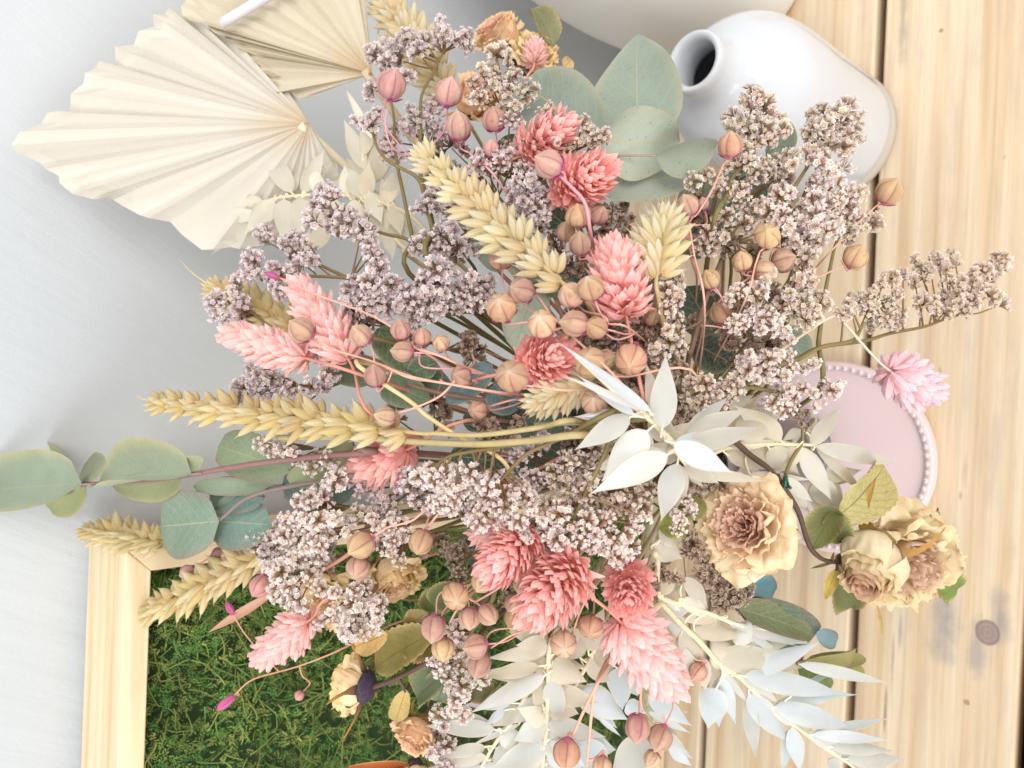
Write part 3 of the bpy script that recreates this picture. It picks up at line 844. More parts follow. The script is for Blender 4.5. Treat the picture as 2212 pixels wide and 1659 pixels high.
# large vase behind it
vx, vy = .312, .285
root = thing('white_vase', 'large matt white vase cut by the picture edge behind the bottle', 'vase', (vx, vy, 0))
m = MB(); pr = smooth_prof([(.001, .001), (.055, .001), (.066, .004), (.072, .02), (.078, .07), (.080, .13), (.074, .19), (.055, .23), (.040, .25), (.042, .27), (.037, .27), (.036, .25), (.050, .22), (.068, .18), (.07, .02), (.001, .01)], 5)
lathe(m, pr, V((vx, vy, 0)), 72, [C(236, 234, 228)] * len(pr)); part('body', m, mk('matt_ceramic', .4, 0, 20, .02, 0, 300, 0, spec=.35), root)

# pink dish with a beaded rim
dx, dy, dr = -.050, .205, .0655
root = thing('pink_dish', 'round pale pink dish with a beaded rim on the planks', 'dish', (dx, dy, 0))
pk = C(222, 199, 199)
m = MB(); pr = smooth_prof([(.001, .001), (dr - .006, .001), (dr - .001, .004), (dr, .0075), (dr - .0022, .0092), (dr - .0055, .0080), (dr - .008, .0066), (.03, .0062), (.001, .0062)], 6)
lathe(m, pr, V((dx, dy, 0)), 96, [pk] * len(pr)); part('plate', m, M_PINK, root)
m = MB()
for j in range(72):
    a = 2 * math.pi * j / 72; c0 = V((dx + (dr - .0043) * math.cos(a), dy + (dr - .0043) * math.sin(a), .0088)); rows = []
    for i in range(5):
        th = math.pi * i / 8; rows.append([m.add(c0 + V((math.sin(th) * math.cos(b), math.sin(th) * math.sin(b), math.cos(th) - .2)) * .0017, mix(pk, (1, 1, 1), .25)) for b in (2 * math.pi * q / 8 for q in range(8))])
    m.grid(rows[1:], True); 
    t = m.add(c0 + V((0, 0, .8)) * .0017, mix(pk, (1, 1, 1), .25)); r1 = rows[1]
    for q in range(8): m.f.append((r1[q], r1[(q + 1) % 8], t))
part('beaded_rim', m, M_PINK, root)

# clear glass vase that holds the stems
gz = .0072; gx, gy = VASE.x, VASE.y - .004
root = thing('glass_vase', 'small clear glass vase on the pink dish, holding the bouquet stems', 'vase', (gx, gy, gz))
m = MB(); pr = smooth_prof([(.001, gz), (.024, gz), (.028, gz + .003), (.029, .04), (.029, .10), (.0275, .135), (.030, .152), (.0305, .1545), (.0285, .154), (.026, .135), (.0272, .10), (.0272, .02), (.024, .0155), (.001, .0150)], 5)
lathe(m, pr, V((gx, gy, 0)), 64); part('body', m, M_GLASS, root)

# moss picture in a deep pine frame
fy, fyb = .335, .385; FX1 = -.0694; ZT = .4150; RW = .0108; FX0 = FX1 - .31
root = thing('moss_frame', 'deep pine box frame filled with green moss, standing against the wall', 'framed moss', (FX0 + .155, .36, 0))
tilt = Matrix.Translation(V((FX1, fy, ZT))) @ Matrix.Rotation(R_(1.9), 4, 'Y') @ Matrix.Translation(-V((FX1, fy, ZT)))
fwx = wood_mat('frame_pine', C(226, 208, 172), C(216, 192, 152), C(233, 217, 184), (), (), 2.2, .0002)
fwz = wood_mat('frame_pine_upright', C(224, 200, 164), C(214, 184, 148), C(229, 208, 174), (), (), 2.2, .0002, along='Z')
def rail(pts, y0, y1, mat):
    m = MB(); n = len(pts)
    a = [m.add(tilt @ V((x, y0, z))) for x, z in pts]; b = [m.add(tilt @ V((x, y1, z))) for x, z in pts]
    m.f.append(tuple(a)); m.f.append(tuple(reversed(b)))
    for i in range(n): j = (i + 1) % n; m.f.append((a[j], a[i], b[i], b[j]))
    o = part('rail', m, mat, root, smooth=False); bevel(o, .0007); return o
g = .00012; ZB = .004
rail([(FX0, ZT), (FX1, ZT), (FX1 - RW + g, ZT - RW), (FX0 + RW - g, ZT - RW)], fy, fyb, fwx)
rail([(FX0, ZB), (FX0 + RW, ZB + RW), (FX1 - RW, ZB + RW), (FX1, ZB)], fy, fyb, fwx)
rail([(FX1, ZT - g), (FX1, ZB + g), (FX1 - RW, ZB + RW + g), (FX1 - RW, ZT - RW - g)], fy, fyb, fwz)
rail([(FX0, ZT - g), (FX0 + RW, ZT - RW - g), (FX0 + RW, ZB + RW + g), (FX0, ZB + g)], fy, fyb, fwz)
m = MB(); box(m, (FX0 + RW, fy + .016, ZB + RW), (FX1 - RW, fy + .022, ZT - RW), C(40, 58, 28), rot=tilt); part('backing', m, M_DARK, root, smooth=False)
m = MB(); random.seed(5)
MG = [C(104, 154, 66), C(134, 166, 80), C(84, 142, 72), C(162, 166, 92), C(64, 96, 44), C(96, 170, 92)]
for i in range(13000):
    x = FX1 - RW - (rnd(0, 1) ** 1.5) * (.31 - 2 * RW); z = ZB + RW + rnd(0, 1) ** .8 * (ZT - ZB - 2 * RW)
    cl = noise.noise(V((x * 45, z * 45, 0))); c2 = noise.noise(V((x * 110, z * 110, 4)))
    y = fy + .0100 - .008 * max(-.6, cl) - .006 * c2 + rnd(-.003, .003)
    base = mix(MG[int((c2 * .6 + .5) * 5.99) % 6], random.choice(MG), .35); f = (.75 + .5 * rnd(0, 1)) * (1 + .5 * cl); base = tuple(b * f for b in base)  # raised clumps lighter, hollows darker: relief shade put into the moss colour
    a = rnd(0, 6.28); el = rnd(-.5, .8); d = V((math.cos(a) * math.cos(el), -math.sin(el), math.sin(a) * math.cos(el))); cu = V((rnd(-1, 1), rnd(-.8, .3), rnd(-1, 1))).normalized() * rnd(.5, 1.6)
    L = rnd(.004, .0095); q = V((x, y, z)); NL = 11
    if i % 5 == 0:                                     # a bare curly thread
        tp = [q + d * L * u + cu * L * 1.3 * u * u for u in (0, .3, .6, .85, 1)]
        for p in tp: p.y = max(p.y, fy + .002); p.x = min(p.x, FX1 - RW - .001); p.z = min(p.z, ZT - RW - .001)
        tube(m, [tilt @ p for p in tp], .00038, .00016, mix(base, C(196, 206, 120), .3), n=4, res=2); continue
    for k in range(NL):
        u = k / (NL - 1); p = q + d * L * u + cu * L * u * u * .6; p.y = max(p.y, fy + .002); p.x = min(p.x, FX1 - RW - .001); p.z = min(p.z, ZT - RW - .001)
        t = (d + cu * 1.2 * u).normalized(); sd = t.cross(V((rnd(-.5, .5), -1, rnd(-.5, .5)))).normalized() * (1 if k % 2 else -1)
        ll = rnd(.0013, .0028) * (1 - .55 * u); e = p + (t * .8 + sd * .9 + V((0, -rnd(0, .6), 0))).normalized() * ll; e.y = max(e.y, fy + .001); w = t * ll * .17
        c = mix(base, C(190, 200, 120), .25 * u)
        m.f.append((m.add(tilt @ (p - w), base), m.add(tilt @ ((p + e) / 2 - w * 1.4), c), m.add(tilt @ e, c), m.add(tilt @ ((p + e) / 2 + w * 1.4), c)))
part('moss', m, M_MOSS, root)

# ------------------------------------------------------------------ light
wld = bpy.data.worlds.new('World'); scene.world = wld; wld.use_nodes = True
bg = wld.node_tree.nodes['Background']; bg.inputs[0].default_value = (.97, .98, 1.0, 1); bg.inputs[1].default_value = 1.08


def area(name, loc, target, sx, sy, power, col):
    l = bpy.data.lights.new(name, 'AREA'); l.shape = 'RECTANGLE'; l.size = sx; l.size_y = sy; l.energy = power; l.color = col
    o = bpy.data.objects.new(name, l); COL.objects.link(o); o.location = loc
    o.rotation_euler = (V(target) - V(loc)).to_track_quat('-Z', 'Y').to_euler(); return o


area('window_light', (-1.5, -1.25, 1.35), (0, .15, .25), 1.2, 1.4, 26, (.96, .985, 1.0))
area('room_light', (.4, -.85, 1.45), (0, .15, .25), .8, .8, 14, (1.0, .94, .87))
# the ceiling fitting whose four bulbs glint on the bottle
for dx_, dz_ in ((-.035, .02), (.03, .03), (-.01, -.03), (.05, -.02)):
    l = bpy.data.lights.new('ceiling_bulb', 'POINT'); l.energy = .35; l.shadow_soft_size = .010; l.color = (1, .97, .92)
    o = bpy.data.objects.new('ceiling_bulb', l); COL.objects.link(o); o.location = (1.10 + dx_, -.60 + dx_ * .5, .86 + dz_)
scene.view_settings.view_transform = 'Standard'; scene.view_settings.look = 'None'; scene.view_settings.exposure = .05; scene.view_settings.gamma = 1
scene.cycles.max_bounces = 8; scene.cycles.transparent_max_bounces = 8; scene.cycles.caustics_reflective = False; scene.cycles.caustics_refractive = False
scene.cycles.use_denoising = True
random.seed(33)
# ================================================================== flax
flax('flax sprig arching over the cream wheat ear, two magenta footed pods nearest the palm spears',
     [(1, 325, 550, 185, 75, .35, None, 'pink'), (1, 700, 600, 185, 82, .3, None, 'pink')],
     [(1, 300, 700), (1, 285, 810), (1, 330, 950), (1, 480, 1060)], kind='pink', dd=-.004)
flax('flax sprig of three dusky rose pods crowding just above the cream wheat ear',
     [(1, 760, 820, 175, 95, .3), (1, 990, 775, 160, 95, .3, None, 'pink'), (1, 970, 965, 110, 90, .3)],
     [(1, 830, 990), (1, 890, 1060)], kind='pink', dd=-.002)
flax('plump pale flax pod on a thick pink stem before the coral grass head',
     [(1, 1345, 1065, 190, 150, .3)], [(1, 1405, 1130), (1, 1500, 1220), (1, 1580, 1320), (1, 1610, 1480), (1, 1640, 1659)], kind='pink', dd=-.016, r=.00055)
flax('four tan flax pods clustered under the coral grass head, beside the thick pink stem',
     [(1, 1535, 1400, 170, 95, .4), (1, 1670, 1395, 130, 60, .5, .0), (1, 1455, 1500, 130, 90, .5, .004), (1, 1545, 1580, 155, 90, .45)], [(1, 1600, 1600), (4, 1660, 60)], dd=-.006)
flax('three large pale flax pods over the veined pale leaf, one more pod above them',
     [(4, 1040, 335, 190, 110, .85, None, 'pale'), (4, 1165, 225, 170, 160, .7), (4, 1300, 440, 180, 110, .85, None, 'pale'), (4, 1030, 20, 150, 100, .5, .004)], [(4, 1400, 420), (4, 1520, 540)], dd=-.015)
flax('four tan flax pods packed against the left side of the big salmon grass head',
     [(4, 1490, 255, 170, 130, .6), (4, 1615, 205, 180, 110, .6, -.022, 'pale'), (4, 1510, 440, 185, 170, .3), (4, 1650, 465, 160, 150, .6)], [(4, 1730, 440), (4, 1850, 460), (4, 2000, 580)], dd=-.014)
flax('single large out of focus pale pod nearest the viewer, over the salmon grass head',
     [(4, 1110, 780, 215, 130, .93, -.03, 'pale')], [(4, 1250, 840), (4, 1450, 870), (4, 1610, 850)], dd=-.026)
flax('flax sprig of three ribbed pods beside the tip of the longest white leaf',
     [(4, 1610, 690, 205, 120, .88, None, 'pale'), (4, 1875, 670, 210, 260, .9), (4, 1715, 670, 140, 20, .5, .0)], [(4, 1700, 780), (4, 1850, 780)], dd=-.014)
flax('single upward facing pale pod just above the folded white leaf star',
     [(4, 1640, 950, 172, 100, .93, None, 'pale')], [(4, 1760, 1000)], dd=-.008)
flax('small shadowed brown pod hanging beside the straw wheat stem', [(4, 2010, 400, 110, 60, .4)], [(4, 2000, 480)], dd=.006)
flax('single orange pink pod on a long stem in front of the white bottle', [(2, 310, 940, 163, 88, .25, None)], [(2, 275, 1040), (2, 185, 1240), (2, 90, 1390), (2, 30, 1440), (5, 60, 30)], dd=-.006)
flax('flax sprig of three shadowed pods right of the cream stubby wheat head',
     [(2, 30, 1330, 155, 110, .4), (2, 135, 1320, 80, 100, .4, .004, 'pink'), (2, 10, 1530, 110, 130, .4, .004)], [(2, 40, 1450), (2, 75, 1659)], dd=-.004)
flax('upward facing pod in the statice below the dark plank gap', [(2, 550, 1530, 172, 100, .88)], [(2, 500, 1630), (5, 470, 60)], dd=-.008)
flax('single peach pod standing out alone over the dark gap between the planks', [(2, 1340, 1240, 178, 55, .3)], [(2, 1260, 1330), (2, 1100, 1480), (2, 950, 1640), (5, 860, 80)], dd=.0)
flax('single orange pod hanging beside the dark plank gap with its stem reaching back into statice', [(5, 1120, 5, 165, 60, .3)], [(5, 1050, 55), (5, 900, 130)], dd=.002)
flax('flax sprig of four orange brown pods buried in beige statice',
     [(5, 385, 35, 135, 100, .4), (5, 650, 30, 165, 20, .3), (5, 535, 105, 155, 0, .3), (5, 180, 150, 130, 120, .4)], [(5, 420, 150), (5, 300, 230), (5, 120, 420)], dd=-.004)
flax('dim rust pod tucked behind beige statice near the pink dish', [(5, 240, 370, 138, 120, .3)], [(5, 130, 450)], dd=.012)
flax('yellow tipped flax pod resting against the pink grass head by the wall', [(3, 1950, 480, 175, 140, .25)], [(3, 2050, 540), (3, 2130, 590), (3, 2212, 622), (4, 110, 655), (4, 220, 690), (4, 450, 780), (4, 700, 830), (4, 1000, 880), (4, 1200, 900)], dd=-.012)
flax('tiny closed magenta flax bud on a long stem left of the pink grass heads', [(3, 1765, 125, 62, 160, .1, None, 'bud')], [(3, 1840, 150), (3, 2000, 230), (3, 2212, 310), (4, 160, 370), (4, 310, 450), (4, 420, 545), (4, 580, 650), (4, 740, 740)], dd=-.008)
flax('two flax pods, one above the other, on the long pink stem over green leaves', [(4, 125, 515, 160, 130, .3), (4, 220, 775, 152, 100, .5)], [(4, 215, 690), (4, 330, 740), (4, 450, 790), (4, 700, 830), (4, 1000, 890)], dd=-.012)
flax('flax sprig of four small tan pods in a row in front of the mauve statice',
     [(4, 385, 480, 143, 100, .35), (4, 520, 525, 128, 90, .4, -.004), (4, 645, 565, 120, 120, .7, -.002), (4, 395, 620, 138, 175, .2)], [(4, 480, 600), (4, 620, 640), (4, 780, 710), (4, 1000, 790)], dd=-.010)
flax('single tan pod facing up between bluish leaves and the salmon grass head', [(4, 775, 780, 136, 160, .8)], [(4, 640, 800), (4, 700, 830), (4, 1000, 880)], dd=-.002)
flax('single pale pod just above the foot of the longest wheat ear', [(4, 285, 1040, 138, 170, .4, None, 'pale')], [(4, 360, 1020), (4, 500, 975), (4, 650, 900), (4, 760, 780), (4, 860, 700)], dd=-.012)
flax('single tan pod facing up over the dark round leaves', [(4, 885, 1000, 132, 180, .85)], [(4, 960, 975), (4, 1130, 930), (4, 1300, 920)], dd=.004)
flax('flax sprig of blurred pink pods beside the wheat ear crossing the frame',
     [(6, 1215, 395, 105, 200, .3, None, 'pink'), (6, 1415, 275, 95, 190, .3, None, 'pink'), (6, 1690, 480, 150, 230, .4, .006), (6, 1545, 225, 84, 30, .2, None, 'bud')], [(6, 1290, 340), (6, 1400, 270), (6, 1560, 190), (6, 1700, 130), (7, 0, 120)], kind='pink', dd=.022)
flax('thin flax stems ending in closed magenta buds and one round bud against the moss',
     [(6, 1465, 1235, 84, 218, .1, None, 'bud'), (6, 1940, 1190, 66, 230, .3, None, 'pink'), (6, 1490, 625, 62, 120, .1, None, 'bud')], [(6, 1520, 1185), (6, 1640, 1085), (6, 1900, 1010), (6, 2120, 930), (7, 60, 860), (7, 300, 740)], dd=.004, scol=C(216, 160, 130))
flax('flax sprig with two overlapping pods on pink stems at the middle of the lilac statice', [(7, 125, 215, 190, 215, .35), (7, 108, 365, 160, 250, .7)], [(7, 210, 160), (7, 300, 100), (7, 450, 60), (7, 560, -20), (4, 700, 1580)], dd=-.018)
flax('single round pod with a dangling magenta scale, left of the salmon grass cluster', [(7, 515, 195, 165, 250, .5)], [(7, 560, 100), (7, 640, 0), (4, 760, 1540)], dd=-.014)
flax('four flax pods on curled pink stems beside the salmon grass cluster, one showing its star',
     [(7, 740, 545, 180, 280, .92, -.022, 'pale'), (7, 915, 450, 150, 240, .5), (7, 830, 690, 150, 270, .3), (7, 950, 665, 146, 310, .5)], [(7, 860, 590), (7, 960, 530), (7, 1100, 440), (7, 1250, 330)], dd=-.016)
flax('pair of rosy pods hanging next to the lilac statice spike', [(7, 600, 755, 166, 260, .25), (7, 660, 890, 152, 270, .3)], [(7, 700, 720), (7, 760, 620), (7, 860, 520), (7, 960, 430)], dd=-.018)
flax('pair of stacked pods with pink scales leaning on the lilac statice spike', [(7, 870, 870, 165, 190, .25), (7, 892, 990, 165, 250, .4)], [(7, 970, 880), (7, 1100, 800), (7, 1210, 750), (7, 1330, 640)], dd=-.018)
flax('three shadowed pods tucked under the salmon grass cluster', [(7, 1160, 470, 110, 250, .3), (7, 1128, 690, 160, 250, .25), (7, 1110, 590, 120, 240, .3)], [(7, 1230, 560)], dd=.004)
flax('two pods showing star tips in front of the bleached leaves below the salmon heads', [(7, 1440, 855, 182, 280, .93, None, 'pale'), (7, 1615, 745, 160, 260, .8)], [(7, 1500, 780), (7, 1560, 620), (7, 1640, 470), (7, 1680, 380)], dd=-.012)
flax('single big brown pod hanging head down over the lowest bleached leaves', [(7, 1460, 1565, 180, 265, .1)], [(7, 1500, 1450), (7, 1580, 1270), (7, 1660, 1110), (7, 1750, 950, .012), (7, 1790, 830, .02)], dd=-.018, r=.00055)
flax('flax pod cut by the lower picture edge on the longest straight pink stem', [(7, 1690, 1655, 130, 265, .1)], [(7, 1592, 1659), (7, 1605, 1480), (7, 1640, 1170), (7, 1700, 1000, .008), (7, 1770, 880, .02)], dd=-.016, r=.00055)
flax('flax sprig of three brown pods hanging close together before the lowest bleached leaves', [(7, 1920, 1400, 166, 265, .15), (7, 2065, 1462, 160, 250, .2), (7, 2010, 1600, 110, 240, .2, .0)], [(7, 1950, 1290), (7, 1940, 1200), (7, 1960, 1060), (7, 1980, 900)], dd=-.014)
flax('peach pod half hidden behind white leaves at the plank gap', [(8, 100, 1040, 120, 230, .3)], [(8, 60, 930)], dd=.004)

# ================================================================== canary grass
DP = (C(242, 158, 148), C(254, 212, 206)); LP = (C(244, 182, 172), C(254, 222, 218)); BP = (C(242, 196, 204), C(252, 226, 232))
phalaris('ragged coral grass head half covered by statice, under the grey green leaf', (1, 1170, 1010), (1, 1420, 830), 330, 1.2, -.002, DP, 110)
phalaris('coral grass head with its point toward the grey green leaves, below the plump pale pod', (1, 1420, 1250), (1, 1650, 1120), 380, 1.15, .0, DP, 170)
phalaris('small pink grass tip showing against the cream rose above the grey green leaf', (1, 1250, 420), (1, 1255, 270), 170, 1.2, .04, LP, 70)
phalaris('pale salmon grass head lying sideways nearest the wall, frayed at its left end', (3, 2010, 670), (3, 1390, 480), 265, 1.5, .0, LP, 150, facing=False, spread=.72)
phalaris('pink grass head standing behind the yellow tipped pod, pointing up to the palm', (3, 2270, 690), (3, 1890, 140), 300, 1.5, .004, LP, 150, facing=False, spread=.75)
phalaris('big salmon grass head standing between the cream wheat head and the pale pods', (4, 1850, 410), (4, 1740, -90), 345, 1.45, -.002, DP, 190)
phalaris('salmon grass head behind the blurred nearest pod', (4, 1190, 730), (4, 1450, 620), 370, 1.15, .0, DP, 170)
phalaris('dusky salmon grass head under the longest wheat ear', (4, 440, 1250), (4, 80, 1390), 290, 1.3, .012, DP, 120)
phalaris('deep pink grass tip peeping between white statice rims', (4, 1120, 1470), (4, 980, 1540), 150, 1.2, .012, DP, 60)
phalaris('single pale pink grass head on a bent straw stem over the pink dish', (5, 1330, 735), (5, 1640, 915), 290, 1.2, .0, BP, 110, path=[(5, 1200, 610), (5, 1040, 430), (5, 960, 395), (5, 720, 550), (5, 560, 680)], facing=False, spread=.8)
phalaris('light pink grass head over the moss with pointed fringe', (6, 2020, 690), (6, 1640, 985), 250, 1.5, .004, LP, 120, facing=False, spread=.8)
phalaris('left head of the three big salmon grass heads, fringe pointing to the moss', (7, 1240, 130), (7, 1010, 340), 370, 1.2, -.008, DP, 180)
phalaris('middle and largest of the three big salmon grass heads below the white statice', (7, 1520, 310), (7, 1310, 580), 440, 1.2, -.012, DP, 220)
phalaris('roundest salmon grass head facing the viewer, beside the dark brown statice', (7, 1860, 380), (7, 1860, 540), 350, 1.1, -.002, DP, 170)
phalaris('long salmon grass head tapering to a pale tip over the bleached leaves', (7, 1790, 690), (7, 2190, 1170), 350, 1.6, -.010, LP, 210, spread=.85, blen=.24)
phalaris('pale pink grass head half hidden at the upper left of the salmon cluster', (7, 1060, 90), (7, 840, 170), 180, 1.2, .012, LP, 80)
# ================================================================== wheat
wheat('wheat ear beside the palm spears, cut by the upper picture edge', (1, 690, 590), (1, 230, -50), 250, 8, .045, 'cream', ratio=0)
wheat('large cream wheat ear lying across the flax pods, tip toward the palm', (4, 1430, 175), (1, 470, 960), 232, 9, -.012, 'cream', roll=.3, fat=1.12)
wheat('short stubby cream wheat head on a straw stem right of the big salmon grass head', (4, 2040, 150), (1, 2110, 1310), 270, 5, -.004, 'cream', path=[(4, 2055, 270), (4, 2100, 480, .004), (4, 2180, 680, .02)], fat=1.0, spread=40)
wheat('longest golden wheat ear reaching left in front of the bare wall', (4, 420, 1140), (3, 960, 940), 215, 12, -.008, 'gold', roll=.5, awn=.012, fat=1.2, spread=26, path=[(4, 600, 1150), (4, 900, 1160), (4, 1300, 1110)])
wheat('small blurred wheat ear with a long awn by the wall, behind mauve statice', (3, 1900, 470), (3, 1340, 180), 170, 8, .03, 'gold', roll=.5, awn=.028, fat=1.3)
wheat('short wheat ear lying end on between the salmon head and the white leaf star', (4, 1600, 810), (4, 1170, 1000), 210, 5, -.004, 'cream', fat=.9)
wheat('wheat ear behind the round eucalyptus leaf at the top of the pine frame', (6, 1050, 200), (6, 530, 110), 190, 8, .012, 'gold', roll=.6)
wheat('wheat ear with a long awn crossing the corner of the pine frame', (6, 1730, 270), (6, 905, 680), 225, 9, .016, 'gold', roll=.5, awn=.014)
# ================================================================== statice
statice('tall mauve statice sprig between the palm spear and the cream rose', [(1, 420, 240), (1, 480, 290), (1, 370, 380), (1, 500, 330), (1, 380, 300), (1, 650, 170), (1, 620, 270), (1, 740, 260), (1, 800, 270), (1, 680, 230), (1, 540, 270), (1, 330, 290)], 'mauve', .02, 62,
        [(1, 665, 330), (1, 590, 480), (1, 520, 620), (1, 515, 800), (1, 510, 1100), (1, 560, 1300), (1, 600, 1500)])
statice('mauve statice tufts just left of the arching magenta flax pods', [(1, 230, 370), (1, 280, 410), (1, 330, 420), (1, 190, 590), (1, 230, 560), (1, 390, 500), (1, 210, 350), (1, 420, 490)], 'mauve', .022, 62, [(1, 300, 560), (1, 340, 760), (1, 350, 1000), (1, 400, 1250), (1, 460, 1540)])
statice('small mauve statice tuft on a curved stem left of the cream wheat tip', [(1, 150, 790), (1, 200, 800), (1, 110, 800)], 'mauve', .012, 55, [(1, 200, 850), (1, 245, 980), (1, 330, 1060), (1, 490, 1150), (1, 540, 1280), (1, 590, 1480)])
statice('dusky statice sprig behind the arching pink flax stem', [(1, 340, 830), (1, 310, 920), (1, 460, 720), (1, 590, 700), (1, 550, 760), (1, 620, 830), (1, 420, 840), (1, 300, 990), (1, 360, 1020), (1, 660, 860), (1, 480, 800)], 'mauve', .03, 62)
statice('beige statice sprig climbing in front of the cream rose and peach petals', [(1, 1000, 340), (1, 1080, 380), (1, 920, 470), (1, 1130, 490), (1, 960, 530), (1, 860, 540), (1, 1000, 560), (1, 900, 640), (1, 1080, 590), (1, 1200, 590), (1, 1070, 640), (1, 1130, 690), (1, 1180, 640), (1, 1000, 470), (1, 850, 640)], 'beige', .0, 58)
statice('beige statice sprig spreading over the ragged coral grass head', [(1, 1290, 740), (1, 1360, 700), (1, 1330, 740), (1, 1420, 780), (1, 1560, 790), (1, 1600, 850), (1, 1710, 850), (1, 1640, 900), (1, 1700, 890), (1, 1270, 900), (1, 1400, 920), (1, 1470, 990), (1, 1250, 810), (1, 1540, 920), (1, 1200, 920)], 'beige', -.008, 44, fill=0)
statice('lilac beige statice between the dusky pods and the plump pale pod', [(1, 1090, 790), (1, 1150, 830), (1, 1120, 960), (1, 1080, 1010), (1, 960, 1030), (1, 1040, 1070), (1, 900, 1000), (1, 1150, 1040), (1, 1000, 1000), (1, 890, 1080)], 'mauve', .0, 54)
statice('dense mauve statice right beside the cream wheat ear', [(1, 1180, 1130), (1, 1140, 1190), (1, 1230, 1180), (1, 1200, 1240), (1, 1120, 1260), (1, 1280, 1250), (1, 1180, 1310), (1, 1260, 1330), (1, 1310, 1300), (1, 1290, 1400), (1, 1230, 1420), (1, 1330, 1400), (1, 1290, 1480), (1, 1180, 1390)], 'mauve', .0, 58)
statice('mauve statice left of the cream wheat ear near the bleached leaves', [(1, 680, 1270), (1, 600, 1280), (1, 640, 1350), (1, 740, 1330), (1, 500, 1360), (1, 560, 1330), (1, 700, 1420), (1, 800, 1440)], 'mauve', .014, 62)
statice('mauve statice tufts under the cream wheat ear', [(1, 640, 1510), (1, 720, 1480), (1, 560, 1580), (1, 830, 1550), (1, 490, 1600), (1, 760, 1590), (1, 860, 1620), (1, 640, 1610)], 'mauve', .014, 62)
statice('mauve statice spikes in front of the lower edge of the palm spear', [(1, 30, 1390), (1, 90, 1440), (1, 150, 1470), (1, 20, 1450), (0, 2100, 1240), (0, 2160, 1280), (0, 2060, 1310), (0, 2120, 1370), (0, 2030, 1430), (0, 2150, 1470)], 'mauve', .02, 66, [(1, 0, 1540), (1, 150, 1490), (1, 300, 1520), (1, 440, 1560), (4, 600, 60)])
statice('mauve statice leaning left from the middle with curved stems', [(1, 180, 1580), (1, 120, 1540), (1, 210, 1640), (0, 1900, 1540), (0, 1940, 1590), (0, 1870, 1600), (0, 2000, 1590), (0, 1720, 1510), (0, 1700, 1550), (0, 1760, 1540)], 'mauve', .016, 60, [(0, 1930, 1640), (3, 2100, 70), (4, 60, 150)])
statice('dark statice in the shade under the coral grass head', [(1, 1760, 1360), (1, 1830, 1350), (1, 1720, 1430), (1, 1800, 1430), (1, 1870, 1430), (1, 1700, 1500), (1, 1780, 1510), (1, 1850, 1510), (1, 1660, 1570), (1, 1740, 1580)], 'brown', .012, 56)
statice('beige statice plume standing against the white bottle, nearest its open neck', [(2, 450, 600), (2, 480, 640), (2, 410, 670), (2, 540, 680), (2, 460, 720), (2, 330, 760), (2, 400, 780), (2, 470, 800), (2, 590, 750), (2, 540, 830), (2, 320, 830), (2, 410, 860), (2, 600, 860), (2, 660, 840), (2, 480, 930), (2, 420, 960), (2, 560, 910)], 'beige', .0, 62, [(2, 450, 760), (2, 470, 950), (2, 420, 1050), (2, 330, 1140), (2, 280, 1280)])
statice('beige statice plume standing against the foot of the white bottle', [(2, 1060, 700), (2, 1020, 740), (2, 1100, 770), (2, 840, 760), (2, 950, 770), (2, 880, 820), (2, 1000, 820), (2, 1110, 830), (2, 820, 860), (2, 930, 880), (2, 1050, 890), (2, 1110, 890), (2, 860, 940), (2, 980, 950), (2, 800, 980), (2, 1050, 960), (2, 900, 1010)], 'beige', .0, 62, [(2, 960, 830), (2, 860, 1000), (2, 790, 1110), (2, 700, 1250)])
statice('beige statice between the two plumes before the white bottle', [(2, 700, 1020), (2, 620, 1060), (2, 520, 1060), (2, 430, 1050), (2, 360, 1050), (2, 690, 1080), (2, 560, 1110), (2, 300, 1080), (2, 640, 1130), (2, 480, 1120)], 'beige', .004, 58)
statice('pale statice mass over the dark plank gap, tips white', [(2, 880, 1060), (2, 1040, 1090), (2, 950, 1130), (2, 840, 1180), (2, 900, 1210), (2, 1010, 1180), (2, 650, 1210), (2, 700, 1260), (2, 620, 1270), (2, 1080, 1240), (2, 1130, 1260), (2, 940, 1320), (2, 840, 1290), (2, 780, 1340), (2, 1000, 1290), (2, 1070, 1330)], 'white', -.002, 62)
statice('white tipped statice low over the planks beside the peach pods', [(2, 560, 1370), (2, 640, 1400), (2, 700, 1410), (2, 600, 1450), (2, 680, 1470), (2, 760, 1440), (2, 860, 1400), (2, 960, 1430), (2, 840, 1480), (2, 940, 1500), (2, 800, 1540), (2, 880, 1570), (2, 720, 1560), (2, 720, 1630), (2, 980, 1480), (2, 850, 1640)], 'white', -.002, 62)
statice('small statice tuft crossed by the peach pod stem at the plank gap', [(2, 1060, 1410), (2, 1130, 1430), (2, 1210, 1400), (2, 1240, 1450), (2, 1160, 1480), (2, 1090, 1490), (2, 1080, 1550)], 'beige', .004, 56, [(2, 1080, 1450), (2, 1000, 1560), (5, 960, 60), (5, 930, 200), (5, 900, 400), (5, 880, 560)])
statice('beige statice in front of the deep green leaves by the white bottle', [(2, 250, 1170), (2, 150, 1130), (2, 220, 1240), (2, 300, 1230), (2, 380, 1240), (2, 420, 1200), (2, 350, 1310), (2, 270, 1400), (2, 220, 1420), (2, 420, 1400), (2, 480, 1340), (2, 390, 1450), (2, 160, 1520), (2, 220, 1580), (2, 130, 1590), (2, 60, 1180), (2, 270, 1530)], 'beige', .004, 58)
